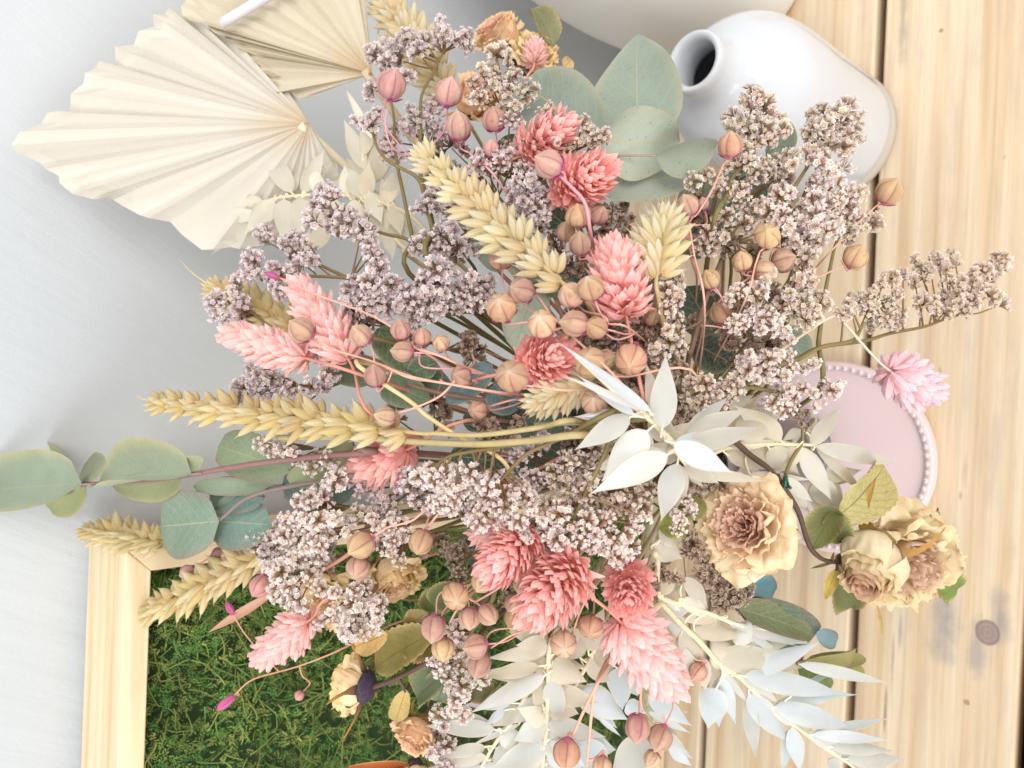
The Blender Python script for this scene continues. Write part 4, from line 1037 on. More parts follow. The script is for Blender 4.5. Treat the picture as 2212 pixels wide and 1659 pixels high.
statice('long bare statice sprig reaching far out over the planks past the dark gap', [(5, 2060, 10), (5, 2050, 60), (5, 1950, 90), (5, 2020, 130), (5, 1880, 150), (5, 1800, 190), (5, 1730, 170), (5, 1850, 240), (5, 1940, 210), (5, 2000, 260), (5, 1780, 260), (5, 1700, 270), (5, 1880, 310), (5, 1760, 330), (5, 1820, 350), (5, 1560, 310), (5, 1630, 300), (5, 1700, 370), (5, 1560, 130), (5, 1430, 120), (5, 1500, 170), (5, 1650, 30), (5, 1600, 80), (5, 1760, 20), (5, 1350, 140), (5, 1700, 80)], 'beige', .004, 56,
        [(5, 1830, 370), (5, 1700, 410), (5, 1560, 460), (5, 1350, 500), (5, 1180, 550), (5, 900, 590), (5, 740, 670), (5, 640, 720)], twist=.9)
statice('side shoots of beige statice over the gap, left of the far reaching sprig', [(5, 1240, 230), (5, 1290, 180), (5, 1320, 150), (5, 1200, 270), (5, 1250, 320), (5, 1330, 300), (5, 1350, 360), (5, 1390, 250), (5, 1290, 400), (5, 1390, 430), (5, 1330, 420), (5, 1190, 370), (5, 1080, 320), (5, 1040, 380), (5, 1100, 270), (5, 1090, 360), (5, 1400, 380)], 'beige', .0, 50,
        [(5, 1260, 300), (5, 1190, 390), (5, 1130, 520), (5, 1060, 560), (5, 900, 590), (5, 760, 665)], twist=.9)
statice('beige statice shoulder above the bare forked statice stems', [(5, 780, 90), (5, 750, 160), (5, 830, 180), (5, 880, 250), (5, 760, 250), (5, 690, 250), (5, 850, 330), (5, 790, 310), (5, 620, 360), (5, 720, 370), (5, 800, 420), (5, 900, 300), (5, 700, 310), (5, 860, 400), (5, 800, 20)], 'beige', -.006, 58)
statice('beige statice in the hollow right of the straw wheat stem', [(5, 450, 400), (5, 380, 440), (5, 530, 410), (5, 500, 480), (5, 680, 540), (5, 650, 490), (5, 430, 370), (5, 330, 440), (5, 580, 440), (5, 470, 250), (5, 520, 190), (5, 300, 290), (5, 360, 220)], 'white', -.006, 58)
statice('statice sprig over the edge of the pink dish with a lilac floret', [(5, 430, 640), (5, 560, 670), (5, 500, 720), (5, 610, 640), (5, 680, 640), (5, 560, 740), (5, 700, 720), (5, 790, 740), (5, 420, 740), (5, 560, 800), (5, 480, 800), (5, 840, 700), (5, 650, 780), (5, 380, 680)], 'white', -.006, 56)
statice('loose statice row trailing over the pink dish', [(5, 930, 830), (5, 1010, 840), (5, 960, 870), (5, 850, 890), (5, 780, 860), (5, 700, 860), (5, 640, 930), (5, 720, 920), (5, 870, 960), (5, 600, 870), (5, 580, 960), (5, 660, 980)], 'white', -.002, 50, [(5, 1000, 880), (5, 860, 870), (5, 620, 880), (5, 430, 850), (5, 280, 870)])
statice('brownish white statice tucked right of the upright white leaf', [(5, 150, 830), (5, 210, 900), (5, 50, 820), (5, 300, 830), (5, 120, 950), (5, 160, 1040), (5, 50, 1060), (5, 260, 880), (5, 30, 960), (5, 230, 990), (5, 340, 860), (5, 90, 890)], 'beige', -.002, 54)
statice('thin dark statice stalk rising from the bleached leaves over the pink dish', [(5, 740, 1030), (5, 800, 1020), (5, 770, 1090), (5, 700, 1010), (5, 830, 1080)], 'brown', .01, 34, [(5, 770, 1080), (5, 775, 1200), (5, 700, 1330)])
statice('mauve statice sprig by the wall above the sideways pink grass head', [(3, 1650, 20), (3, 1620, 80), (3, 1590, 130), (3, 1660, 110), (3, 1800, 80), (3, 1790, 190), (3, 1820, 230), (3, 1790, 120), (3, 1950, 50), (3, 1880, 20), (3, 2020, 30), (3, 1900, 90)], 'mauve', .012, 58, [(3, 1700, 150), (3, 1930, 130), (3, 2212, 140), (4, 130, 160), (4, 420, 200)])
statice('leftmost mauve statice tuft in front of the wall', [(3, 1390, 300), (3, 1460, 340), (3, 1420, 390), (3, 1540, 190), (3, 1530, 250), (3, 1570, 360), (3, 1500, 400), (3, 1600, 340), (3, 1450, 280), (3, 1560, 420), (3, 1560, 300)], 'mauve', .016, 62, [(3, 1570, 330), (3, 1680, 400), (3, 1830, 520), (4, 100, 560)])
statice('mauve statice with a lilac floret under the sideways pink grass head', [(3, 1640, 740), (3, 1740, 730), (3, 1700, 800), (3, 1640, 830), (3, 1570, 860), (3, 1560, 930), (3, 1760, 790), (3, 1830, 850), (3, 1900, 880), (3, 2020, 850), (3, 2100, 850), (3, 1700, 900), (3, 1980, 950), (3, 1620, 920), (3, 2130, 760), (3, 2060, 640), (3, 2120, 650), (3, 2160, 460)], 'mauve', .012, 60)
statice('pale lilac statice fringe below the longest wheat ear', [(3, 1690, 1210), (3, 1750, 1240), (3, 1790, 1280), (3, 1840, 1250), (3, 1900, 1270), (3, 1930, 1320), (3, 2000, 1320), (3, 2030, 1370), (3, 2080, 1300), (3, 2140, 1310), (3, 1820, 1210)], 'white', .002, 56)
statice('dense mauve statice mass left of the flax pods row, upper part', [(4, 200, 180), (4, 130, 250), (4, 330, 180), (4, 250, 290), (4, 60, 220), (4, 50, 300), (4, 180, 290), (4, 300, 330), (4, 160, 340), (4, 240, 230), (4, 220, 30), (4, 250, 90), (4, 330, 250), (4, 100, 170)], 'mauve', .008, 66)
statice('dense mauve statice mass behind the row of four small tan pods', [(4, 560, 230), (4, 630, 170), (4, 500, 330), (4, 680, 110), (4, 420, 240), (4, 460, 290), (4, 580, 310), (4, 660, 250), (4, 530, 150), (4, 610, 100), (4, 380, 330), (4, 450, 370), (4, 560, 390), (4, 640, 350)], 'mauve', .008, 66)
statice('dusky mauve statice fading into the shade beside the veined pale leaf', [(4, 790, 270), (4, 860, 250), (4, 900, 190), (4, 770, 340), (4, 720, 300), (4, 820, 190), (4, 940, 230), (4, 880, 310), (4, 960, 170), (4, 720, 210), (4, 850, 140)], 'mauve', .014, 60)
statice('white rimmed statice arc across the middle, upper end above the leaves', [(4, 490, 1430), (4, 540, 1400), (4, 600, 1440), (4, 660, 1430), (4, 700, 1480), (4, 560, 1470), (4, 640, 1520), (4, 700, 1370), (4, 780, 1420), (4, 750, 1500), (4, 840, 1400), (4, 850, 1490), (4, 920, 1440), (4, 990, 1400), (4, 960, 1490), (4, 640, 1580), (4, 740, 1570), (4, 700, 1620)], 'white', -.010, 58,
        [(4, 600, 1370), (4, 700, 1300), (4, 830, 1270), (4, 1000, 1240), (4, 1300, 1190), (4, 1470, 1150), (4, 1640, 1100)])
statice('white rimmed statice arc across the middle, densest part above the salmon heads', [(4, 860, 1570), (4, 950, 1560), (4, 1050, 1560), (4, 1000, 1620), (4, 1150, 1470), (4, 1210, 1510), (4, 1130, 1540), (4, 1220, 1580), (4, 900, 1640), (7, 830, 10), (7, 930, 20), (7, 1100, 50), (7, 1060, -20), (7, 1180, 100), (7, 1200, 160), (7, 1150, 40), (7, 1240, -20), (7, 880, 60), (7, 1020, 60)], 'white', -.012, 58,
        [(4, 1020, 1470), (4, 1180, 1300), (4, 1330, 1220), (4, 1470, 1160)])
statice('white rimmed statice arc across the middle, lower end beside the cream rose', [(7, 1320, 60), (7, 1420, 100), (7, 1390, 180), (7, 1500, 100), (7, 1600, 60), (7, 1550, 180), (7, 1650, 150), (7, 1740, 60), (7, 1690, 240), (7, 1770, 180), (7, 1820, 250), (7, 1890, 230), (7, 1850, 150), (7, 1900, 80), (7, 1960, 30), (7, 1480, 20), (7, 1400, 10), (7, 1310, 130), (7, 1740, 290), (7, 1700, 20), (7, 1620, 220), (7, 1450, 160), (7, 1800, 310)], 'white', -.012, 58,
        [(7, 1500, 60), (4, 1600, 1500), (4, 1700, 1300)])
statice('brown mauve statice around the dark round leaf in the middle', [(4, 930, 1140), (4, 1050, 1160), (4, 1150, 1080), (4, 900, 1090), (4, 980, 1090), (4, 960, 1190), (4, 1080, 1210), (4, 1120, 1140), (4, 1010, 1140)], 'brown', .01, 58)
statice('beige statice in the middle, below the round green leaf', [(4, 1250, 1200), (4, 1300, 1170), (4, 1140, 1310), (4, 1200, 1260), (4, 1180, 1400), (4, 1260, 1430), (4, 1100, 1350), (4, 1310, 1230), (4, 1190, 1460), (4, 1260, 1480)], 'mauve', .004, 56)
statice('beige statice tufts left of the white leaf star', [(4, 1450, 1340), (4, 1400, 1450), (4, 1550, 1370), (4, 1500, 1310), (4, 1620, 1380), (4, 1700, 1290), (4, 1740, 1190), (4, 1650, 1240), (4, 1470, 1430), (4, 1540, 1450), (4, 1370, 1400), (4, 1600, 1320), (4, 1620, 1450), (4, 1690, 1240), (4, 1430, 1500)], 'beige', .0, 58)
statice('beige statice under the white leaf star, beside the white rimmed arc', [(4, 1450, 1560), (4, 1550, 1590), (4, 1350, 1600), (4, 1290, 1610), (4, 1620, 1600), (4, 1500, 1620), (4, 1790, 1560), (4, 1760, 1610), (4, 1840, 1640), (4, 1700, 1560), (4, 1580, 1540), (4, 2000, 1500), (4, 1900, 1560), (4, 1960, 1620)], 'beige', -.002, 58)
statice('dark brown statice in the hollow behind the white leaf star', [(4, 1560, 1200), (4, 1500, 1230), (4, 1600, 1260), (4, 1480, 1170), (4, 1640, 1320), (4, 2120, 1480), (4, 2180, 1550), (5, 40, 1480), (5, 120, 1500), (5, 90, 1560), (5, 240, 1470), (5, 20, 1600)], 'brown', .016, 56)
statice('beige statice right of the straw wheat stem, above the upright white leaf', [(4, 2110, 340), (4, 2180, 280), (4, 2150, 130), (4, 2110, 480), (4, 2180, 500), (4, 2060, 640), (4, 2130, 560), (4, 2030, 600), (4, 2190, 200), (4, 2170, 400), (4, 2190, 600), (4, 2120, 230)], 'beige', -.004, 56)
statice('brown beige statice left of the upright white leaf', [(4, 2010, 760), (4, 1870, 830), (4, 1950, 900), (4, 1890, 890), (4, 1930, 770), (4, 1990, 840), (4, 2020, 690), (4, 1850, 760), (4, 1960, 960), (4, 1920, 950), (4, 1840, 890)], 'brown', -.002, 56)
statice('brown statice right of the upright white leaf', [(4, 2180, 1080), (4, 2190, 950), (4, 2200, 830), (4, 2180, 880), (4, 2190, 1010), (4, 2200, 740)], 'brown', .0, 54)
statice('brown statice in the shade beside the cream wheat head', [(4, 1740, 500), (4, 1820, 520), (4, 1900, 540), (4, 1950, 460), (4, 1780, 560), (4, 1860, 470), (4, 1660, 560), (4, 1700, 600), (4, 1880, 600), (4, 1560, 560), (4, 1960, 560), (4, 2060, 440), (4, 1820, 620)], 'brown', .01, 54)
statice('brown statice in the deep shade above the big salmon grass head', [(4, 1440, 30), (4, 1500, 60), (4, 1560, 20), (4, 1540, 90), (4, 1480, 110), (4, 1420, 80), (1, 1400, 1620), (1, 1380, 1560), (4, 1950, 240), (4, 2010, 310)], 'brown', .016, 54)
statice('lilac statice left of the dusky salmon head under the longest ear', [(4, 40, 1420), (4, 200, 1520), (4, 300, 1560), (4, 420, 1420), (4, 500, 1560), (4, 380, 1500), (4, 560, 1620), (4, 260, 1600), (4, 450, 1480), (4, 340, 1620), (4, 240, 1460), (4, 120, 1470), (4, 520, 1490)], 'mauve', .010, 62)
statice('white tipped statice crown below the round eucalyptus leaf', [(6, 1850, 50), (6, 1900, 120), (6, 1960, 90), (6, 2040, 150), (6, 1830, 160), (6, 1930, 190), (6, 2000, 200), (6, 2120, 80), (6, 2170, 40), (6, 1980, 40), (6, 2060, 60), (6, 1900, 30), (6, 2080, 210), (6, 2130, 160), (3, 2120, 1480), (3, 2180, 1440), (3, 1940, 1590), (3, 2100, 1560), (3, 2000, 1580), (3, 2040, 1560)], 'white', -.004, 62)
statice('blurred lilac statice just under the round eucalyptus leaf', [(6, 1700, 180), (6, 1780, 230), (6, 1660, 150), (6, 1720, 240), (6, 1770, 170), (6, 1820, 240), (6, 1750, 350), (6, 1730, 300), (6, 1640, 190)], 'mauve', .012, 54)
statice('white tipped statice over the cream dried petals, left part', [(6, 1830, 320), (6, 1900, 300), (6, 2000, 330), (6, 1830, 540), (6, 1870, 480), (6, 1950, 580), (6, 2050, 340), (6, 1920, 400), (6, 1800, 500), (6, 1890, 560), (6, 2020, 400), (6, 1820, 390), (6, 1980, 260), (6, 2060, 270)], 'white', -.004, 60)
statice('lilac tipped statice heart over the cream dried petals', [(7, 100, 510), (7, 150, 470), (7, 130, 610), (7, 200, 590), (7, 240, 650), (7, 100, 680), (7, 200, 720), (7, 70, 740), (7, 250, 590), (7, 170, 660), (7, 140, 760), (7, 40, 690), (7, 230, 700), (6, 2080, 500), (6, 2170, 520), (6, 2150, 640), (6, 2190, 690), (7, 60, 780)], 'white', -.006, 58)
statice('small white tipped statice above the pair of overlapping pods', [(7, 60, 60), (7, 240, 90), (7, 300, 110), (7, 260, 200), (7, 340, 190), (7, 200, 40), (7, 370, 310), (7, 330, 240), (7, 40, 130), (7, 380, 90), (7, 320, 30), (7, 120, 20), (7, 400, 160)], 'white', .002, 56)
statice('long lilac statice spike beside the stacked pods', [(7, 740, 770), (7, 770, 830), (7, 760, 900), (7, 790, 960), (7, 810, 1030), (7, 850, 1080), (7, 920, 1090), (7, 770, 1000), (7, 600, 970), (7, 640, 1020), (7, 690, 1060), (7, 660, 970), (7, 730, 1100), (7, 700, 1150), (7, 780, 1130), (7, 740, 1210), (7, 800, 1190), (7, 760, 1270), (7, 710, 1300), (7, 790, 1320), (7, 620, 1310)], 'white', -.004, 52, [(7, 770, 1290), (7, 790, 1160), (7, 780, 1000), (7, 820, 880), (7, 850, 760), (7, 960, 600)])
statice('small lilac statice at the lower picture edge beside the dried peach bud', [(7, 620, 1440), (7, 590, 1500), (7, 680, 1510), (7, 640, 1570), (7, 700, 1640), (7, 590, 1560), (7, 730, 1600), (7, 660, 1640), (7, 660, 1390)], 'mauve', .006, 54)
statice('thin brown statice twig left of the salmon heads', [(7, 690, 220), (7, 740, 260), (7, 730, 330), (7, 770, 380), (7, 760, 430), (7, 700, 280), (7, 1080, 500), (7, 1060, 560)], 'brown', .012, 46)
statice('dark brown statice twig pointing right from the roundest salmon head', [(7, 2020, 370), (7, 2090, 420), (7, 2050, 490), (7, 2150, 430), (7, 2010, 440), (7, 2200, 440)], 'brown', .004, 46)
statice('dark brown statice spray below the open cream rose', [(8, 60, 200), (8, 130, 250), (8, 150, 330), (8, 110, 400), (8, 160, 460), (8, 230, 470), (8, 230, 540), (8, 300, 580), (8, 240, 610), (8, 420, 490), (8, 30, 150), (8, 90, 300), (8, 290, 510), (8, 370, 560), (8, 40, 260), (8, 190, 400), (8, 340, 610)], 'brown', .012, 50, [(8, 300, 560), (8, 180, 430), (8, 90, 250), (8, 0, 100)])
statice('short white statice tuft left of the open cream rose', [(5, 60, 1620), (5, 20, 1570), (8, 30, 20), (7, 2200, 60), (7, 2170, 20), (7, 2190, 110)], 'white', -.004, 46)

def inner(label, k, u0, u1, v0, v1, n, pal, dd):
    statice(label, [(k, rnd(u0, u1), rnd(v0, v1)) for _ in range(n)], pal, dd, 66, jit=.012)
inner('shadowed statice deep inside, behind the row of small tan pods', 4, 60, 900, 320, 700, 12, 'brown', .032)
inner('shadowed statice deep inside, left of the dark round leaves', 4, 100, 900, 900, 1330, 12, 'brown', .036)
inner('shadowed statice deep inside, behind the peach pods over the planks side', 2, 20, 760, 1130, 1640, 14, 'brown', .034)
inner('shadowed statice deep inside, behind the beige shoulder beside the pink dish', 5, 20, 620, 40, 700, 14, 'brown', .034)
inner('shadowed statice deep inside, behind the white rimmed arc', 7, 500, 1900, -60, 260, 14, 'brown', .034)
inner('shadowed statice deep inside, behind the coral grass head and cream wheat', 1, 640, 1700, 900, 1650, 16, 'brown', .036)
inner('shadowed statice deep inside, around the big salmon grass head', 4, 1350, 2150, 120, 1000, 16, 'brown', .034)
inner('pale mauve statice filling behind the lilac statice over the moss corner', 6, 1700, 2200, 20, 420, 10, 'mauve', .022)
# ================================================================== eucalyptus
GE = C(160, 170, 158); GD = C(116, 132, 118); GB = C(106, 132, 140); GL = C(156, 168, 148)
GRP = 'eucalyptus branches'
ED = C(170, 170, 145)
branch('eucalyptus_branch', 'eucalyptus', 'grey green eucalyptus with five big matt leaves in front of the bottle neck',
       [((1, 1660, 900), (1, 1110, 470), 520, dict(prof='round', roll=.25, dt=.015, cup=.1, col=C(134, 148, 138))), ((1, 1930, 960, .008), (1, 1890, 110, .008), 650, dict(prof='delta', roll=-.2, dt=.006, col=C(138, 152, 140))),
        ((1, 1665, 915, -.006), (1, 2215, 930, -.006), 450, dict(prof='ovate', roll=.15, cup=.2, wave=.1, col=C(172, 182, 166))), ((1, 2040, 1010, -.008), (2, 250, 975, -.008), 260, dict(prof='ovate', roll=.5, cup=.3, col=C(166, 176, 160))),
        ((1, 1650, 1230, .004), (2, 120, 1090, .004), 330, dict(prof='ovate', roll=-.4))], M_EUC, GE, [(1, 1640, 960), (1, 1600, 1150), (1, 1620, 1450)], .004, GRP, 'round', edge=ED)
branch('eucalyptus_branch', 'eucalyptus', 'deep grey green eucalyptus behind the beige statice beside the bottle',
       [((2, 540, 1040), (2, 760, 770), 190, dict(roll=.3)), ((2, 520, 1130), (2, 40, 1490), 360, dict(prof='round', roll=-.2)), ((2, 500, 1120), (2, 480, 1420), 170, dict(roll=.8, col=C(160, 190, 185))),
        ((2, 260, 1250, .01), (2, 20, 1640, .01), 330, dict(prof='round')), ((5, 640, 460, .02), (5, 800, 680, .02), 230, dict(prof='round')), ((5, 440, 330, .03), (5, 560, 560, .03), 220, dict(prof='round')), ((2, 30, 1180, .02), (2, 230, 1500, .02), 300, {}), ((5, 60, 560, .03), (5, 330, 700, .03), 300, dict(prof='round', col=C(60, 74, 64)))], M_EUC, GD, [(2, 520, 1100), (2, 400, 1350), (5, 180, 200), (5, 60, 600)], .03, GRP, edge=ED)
branch('eucalyptus_branch', 'eucalyptus', 'eucalyptus between the cream wheat ear and the flax pods, one leaf pale and veined',
       [((4, 1400, 270), (4, 1150, 60), 140, dict(col=C(100, 118, 92), roll=.5)), ((4, 1260, 190), (4, 1120, 600), 300, dict(col=C(186, 198, 178), label='pale veined leaf')), ((1, 890, 1470), (4, 1000, 90), 170, dict(col=C(150, 168, 146))), ((4, 1300, 160), (4, 1060, -40), 130, dict(col=C(118, 138, 112))), ((4, 1420, 60), (4, 1700, 230), 160, dict(col=C(90, 112, 100)))],
       M_EUC, GE, [(4, 1380, 260), (4, 1450, 420), (4, 1560, 620)], .018, GRP, edge=ED)
branch('eucalyptus_branch', 'eucalyptus', 'green and bluish eucalyptus leaves under the long pink flax stems',
       [((4, 270, 820), (4, 560, 930), 235, dict(prof='strap', col=C(110, 130, 100))), ((4, -60, 640), (4, 170, 820), 240, dict(col=C(118, 136, 104))), ((4, 230, 470), (4, 440, 740), 210, dict(col=C(88, 108, 76))), ((4, 980, 700), (4, 670, 960), 190, dict(col=GB)), ((4, 960, 860), (4, 1140, 1000), 220, dict(col=C(88, 118, 128))), ((4, 620, 690), (4, 420, 770), 170, dict(col=C(90, 112, 90))), ((4, 380, 690, .006), (4, 720, 880, .006), 200, dict(col=C(98, 122, 104))), ((4, 320, 900, .01), (4, 420, 980, .01), 140, dict(col=C(96, 110, 90)))],
       M_EUC, GD, [(4, 420, 830), (4, 700, 900), (4, 1050, 950)], .022, GRP, edge=ED)
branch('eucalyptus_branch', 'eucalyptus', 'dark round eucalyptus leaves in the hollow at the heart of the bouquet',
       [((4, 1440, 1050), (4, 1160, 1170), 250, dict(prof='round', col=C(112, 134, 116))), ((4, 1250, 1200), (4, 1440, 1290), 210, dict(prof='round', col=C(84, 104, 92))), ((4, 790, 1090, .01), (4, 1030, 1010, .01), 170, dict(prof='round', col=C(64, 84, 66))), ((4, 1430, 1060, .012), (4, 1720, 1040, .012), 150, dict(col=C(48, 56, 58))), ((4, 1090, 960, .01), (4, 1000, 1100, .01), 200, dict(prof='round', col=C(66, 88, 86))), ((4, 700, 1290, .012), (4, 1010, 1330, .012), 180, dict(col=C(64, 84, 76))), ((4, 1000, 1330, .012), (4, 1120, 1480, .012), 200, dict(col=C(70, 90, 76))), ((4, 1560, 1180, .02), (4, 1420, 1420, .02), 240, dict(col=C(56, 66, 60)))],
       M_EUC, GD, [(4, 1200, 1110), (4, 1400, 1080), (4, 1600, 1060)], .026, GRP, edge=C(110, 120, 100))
branch('eucalyptus_branch', 'eucalyptus', 'long eucalyptus branch of folded green leaves reaching the left picture edge before the bare wall',
       [((3, 530, 1480, -.012), (3, -200, 1510, -.03), 450, dict(prof='round', roll=.45, cup=.26, bend=.03, col=C(152, 166, 146))), ((3, 540, 1480, .006), (3, 640, 1290, .006), 200, dict(roll=.9)), ((3, 520, 1475, .01), (3, 200, 1270, .01), 300, dict(prof='round', roll=-.6, dt=.01, col=C(158, 168, 128))), ((3, 1240, 1415, -.004), (3, 540, 1400, -.004), 380, dict(prof='ovate', roll=.6, cup=.42, wave=.1, col=C(150, 164, 142), nu=22)), ((3, 1180, 1440, .006), (3, 640, 1560, .006), 260, dict(roll=-.5, col=C(158, 162, 118), dt=.004)), ((3, 1170, 1380, .0), (3, 1300, 1320, .0), 120, dict(col=C(150, 160, 130))), ((3, 560, 1490, .01), (3, 260, 1690, .01), 230, dict(col=C(164, 168, 120))), ((3, 120, 1380, .014), (3, -80, 1300, .014), 130, dict(col=C(160, 166, 120)))],
       M_EUC, GL, [(3, 540, 1475), (3, 760, 1470), (3, 1000, 1450), (3, 1250, 1415), (3, 1500, 1370), (3, 1900, 1315), (4, 200, 1270)], .0, GRP, edge=C(196, 186, 140), r=.0007, stemcol=C(150, 112, 110))
branch('eucalyptus_branch', 'eucalyptus', 'round bluish eucalyptus leaves beside the upper corner of the pine frame',
       [((6, 1420, 60), (6, 965, 100), 460, dict(prof='round', cup=.06, col=C(128, 150, 134))), ((6, 1390, 60, .008), (6, 1720, 80, .008), 360, dict(prof='round', col=C(116, 142, 132))), ((3, 1250, 1490, .006), (3, 1770, 1500, .006), 120, dict(prof='long', col=C(150, 166, 140))), ((3, 1890, 1390, .006), (3, 1350, 1210, .006), 330, dict(prof='round', col=C(136, 154, 124))), ((3, 1880, 1480, .002), (4, 60, 1230, .002), 220, dict(col=C(152, 160, 122), roll=.5)), ((3, 1830, 1480, .014), (4, 60, 1500, .014), 300, dict(prof='round', col=C(104, 130, 122))), ((3, 1720, 1560, .01), (3, 1300, 1540, .01), 260, dict(prof='round', col=C(110, 138, 130)))],
       M_EUC, GL, [(6, 1430, 50), (3, 1600, 1570), (3, 1850, 1500), (4, 100, 1430)], .006, GRP, edge=C(150, 130, 120), stemcol=C(140, 120, 120))
branch('eucalyptus_branch', 'eucalyptus', 'eucalyptus with blue and olive leaves below the open cream rose, over the planks',
       [((8, 350, 420), (8, 660, 560), 220, dict(prof='strap', col=C(112, 172, 190), dt=.01, label='bright blue leaf')), ((8, 400, 540), (8, 960, 850), 260, dict(prof='long', col=C(96, 116, 100), roll=.3)), ((8, 350, 620, -.004), (8, 945, 800, -.004), 210, dict(prof='strap', col=C(120, 128, 92), roll=-.3)), ((8, 420, 800, .004), (8, 880, 900, .004), 220, dict(prof='long', col=C(112, 136, 118))), ((8, 860, 780, .01), (8, 1030, 860, .01), 130, dict(col=C(150, 190, 205))), ((8, 780, 970, -.004), (8, 1180, 930, -.004), 165, dict(prof='ovate', col=C(158, 150, 96), roll=.7, cup=.35)), ((8, 790, 965, .002), (8, 1265, 950, .002), 110, dict(col=C(150, 142, 84))), ((8, 820, 985), (8, 1260, 1055), 130, dict(col=C(140, 146, 68))), ((8, 740, 1000, .004), (8, 1020, 1170, .004), 140, dict(col=C(112, 136, 70))), ((8, 440, 820, .012), (8, 570, 880, .012), 150, dict(col=C(160, 205, 215)))],
       M_EUC, GD, [(8, 770, 970), (8, 580, 890), (8, 470, 760), (8, 330, 580), (8, 200, 330)], .014, GRP, edge=C(150, 120, 110), stemcol=C(110, 84, 84), cup=.2)
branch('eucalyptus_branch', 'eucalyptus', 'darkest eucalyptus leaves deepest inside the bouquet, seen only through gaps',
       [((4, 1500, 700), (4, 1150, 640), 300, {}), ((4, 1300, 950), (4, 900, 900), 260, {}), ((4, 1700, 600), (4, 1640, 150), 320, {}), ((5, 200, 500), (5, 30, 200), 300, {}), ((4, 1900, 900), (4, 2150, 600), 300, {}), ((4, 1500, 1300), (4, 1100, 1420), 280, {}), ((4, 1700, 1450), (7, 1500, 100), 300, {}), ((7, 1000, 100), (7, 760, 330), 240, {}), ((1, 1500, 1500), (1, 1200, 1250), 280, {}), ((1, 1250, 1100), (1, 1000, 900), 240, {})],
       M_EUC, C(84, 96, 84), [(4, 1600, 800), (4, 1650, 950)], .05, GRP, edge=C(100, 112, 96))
# ================================================================== bleached ruscus
RW_ = C(225, 226, 221); RB = C(228, 221, 203); RCOLD = C(220, 228, 232); CRM = C(236, 222, 188)
RG = 'bleached white leaf sprays'
kw = dict(cup=.16, bend=.05, wave=.11, edge=C(232, 226, 210), twin=.75, stemcol=CRM, r=.0006)
branch('bleached_ruscus', 'bleached foliage', 'star shaped spray of bleached white leaves at the heart of the bouquet',
       [((4, 2010, 1010, -.01), (4, 1490, 620, -.01), 75, dict(cup=.3, col=RCOLD, dt=-.012)), ((4, 1900, 1030, -.004), (4, 1570, 800, -.004), 80, dict(col=RCOLD)), ((4, 2080, 1120, -.004), (4, 2100, 680, -.004), 190, {}), ((4, 1875, 1040, -.002), (4, 1548, 1235, -.002), 165, {}), ((4, 1985, 1130), (4, 1715, 1430), 230, {}), ((4, 2120, 1285, -.004), (4, 1668, 1512, -.004), 200, {}), ((4, 2180, 1340), (4, 2080, 1690), 190, {}),
        ((5, -20, 1250, -.006), (5, 490, 1112, -.006), 155, {}), ((5, 20, 1160, .0), (5, 400, 1000, .0), 150, {}), ((5, -60, 1215, -.012), (5, 312, 1400, -.012), 170, dict(col=RCOLD)), ((4, 2130, 1220, .006), (5, 60, 1080, .006), 150, dict(col=RB)), ((5, 10, 1350, .004), (5, 230, 1470, .004), 130, dict(col=RB)), ((4, 2000, 1040, .004), (4, 2180, 1240, .004), 180, dict(col=RB)), ((4, 2190, 1300, .004), (4, 1980, 1240, .004), 160, dict(col=RB)), ((5, 20, 1390, .006), (5, 550, 1460, .006), 100, dict(col=RB))],
       M_RUS, RW_, [(4, 1520, 645, -.008), (4, 1800, 900, -.004), (4, 2000, 1060), (4, 2180, 1240)], -.014, RG, 'lance', **kw)
branch('bleached_ruscus', 'bleached foliage', 'translucent bleached spray lying over the pink dish',
       [((5, 830, 1225), (5, 1020, 985), 120, {}), ((5, 860, 1230), (5, 1410, 1350), 130, {}), ((5, 760, 1230), (5, 960, 1575), 150, {}), ((5, 640, 1200), (5, 380, 1000, .004), 190, dict(col=RB)), ((5, 350, 1180), (5, 660, 980, .004), 220, dict(col=RB)), ((5, 300, 1240), (5, 640, 1200), 70, {}), ((5, 560, 1250), (5, 760, 1420, .004), 180, dict(col=RB)), ((5, 740, 1240), (5, 600, 1400, .006), 150, dict(col=RB)), ((5, 280, 1290), (5, 740, 1330, .006), 180, dict(col=RB)), ((5, 640, 1440), (5, 840, 1590), 110, {}), ((5, 900, 1440, .01), (5, 1160, 1385, .01), 110, {}), ((5, 880, 1450, .01), (5, 960, 1640, .01), 190, {}), ((5, 640, 1440, .01), (5, 820, 1659, .01), 160, {}), ((5, 420, 1420), (5, 840, 1450), 80, {}), ((5, 760, 1120, .006), (5, 660, 1190, .006), 70, {}), ((5, 300, 990, .012), (5, 460, 900, .012), 90, {}), ((5, 960, 1440, .012), (5, 1000, 1659, .012), 120, {}), ((5, 700, 1470, .014), (5, 700, 1640, .014), 160, dict(col=RCOLD))],
       M_RUS, C(236, 232, 218), [(5, 860, 1225), (5, 600, 1220), (5, 300, 1240), (5, 100, 1330)], .014, RG, 'lance', **kw)
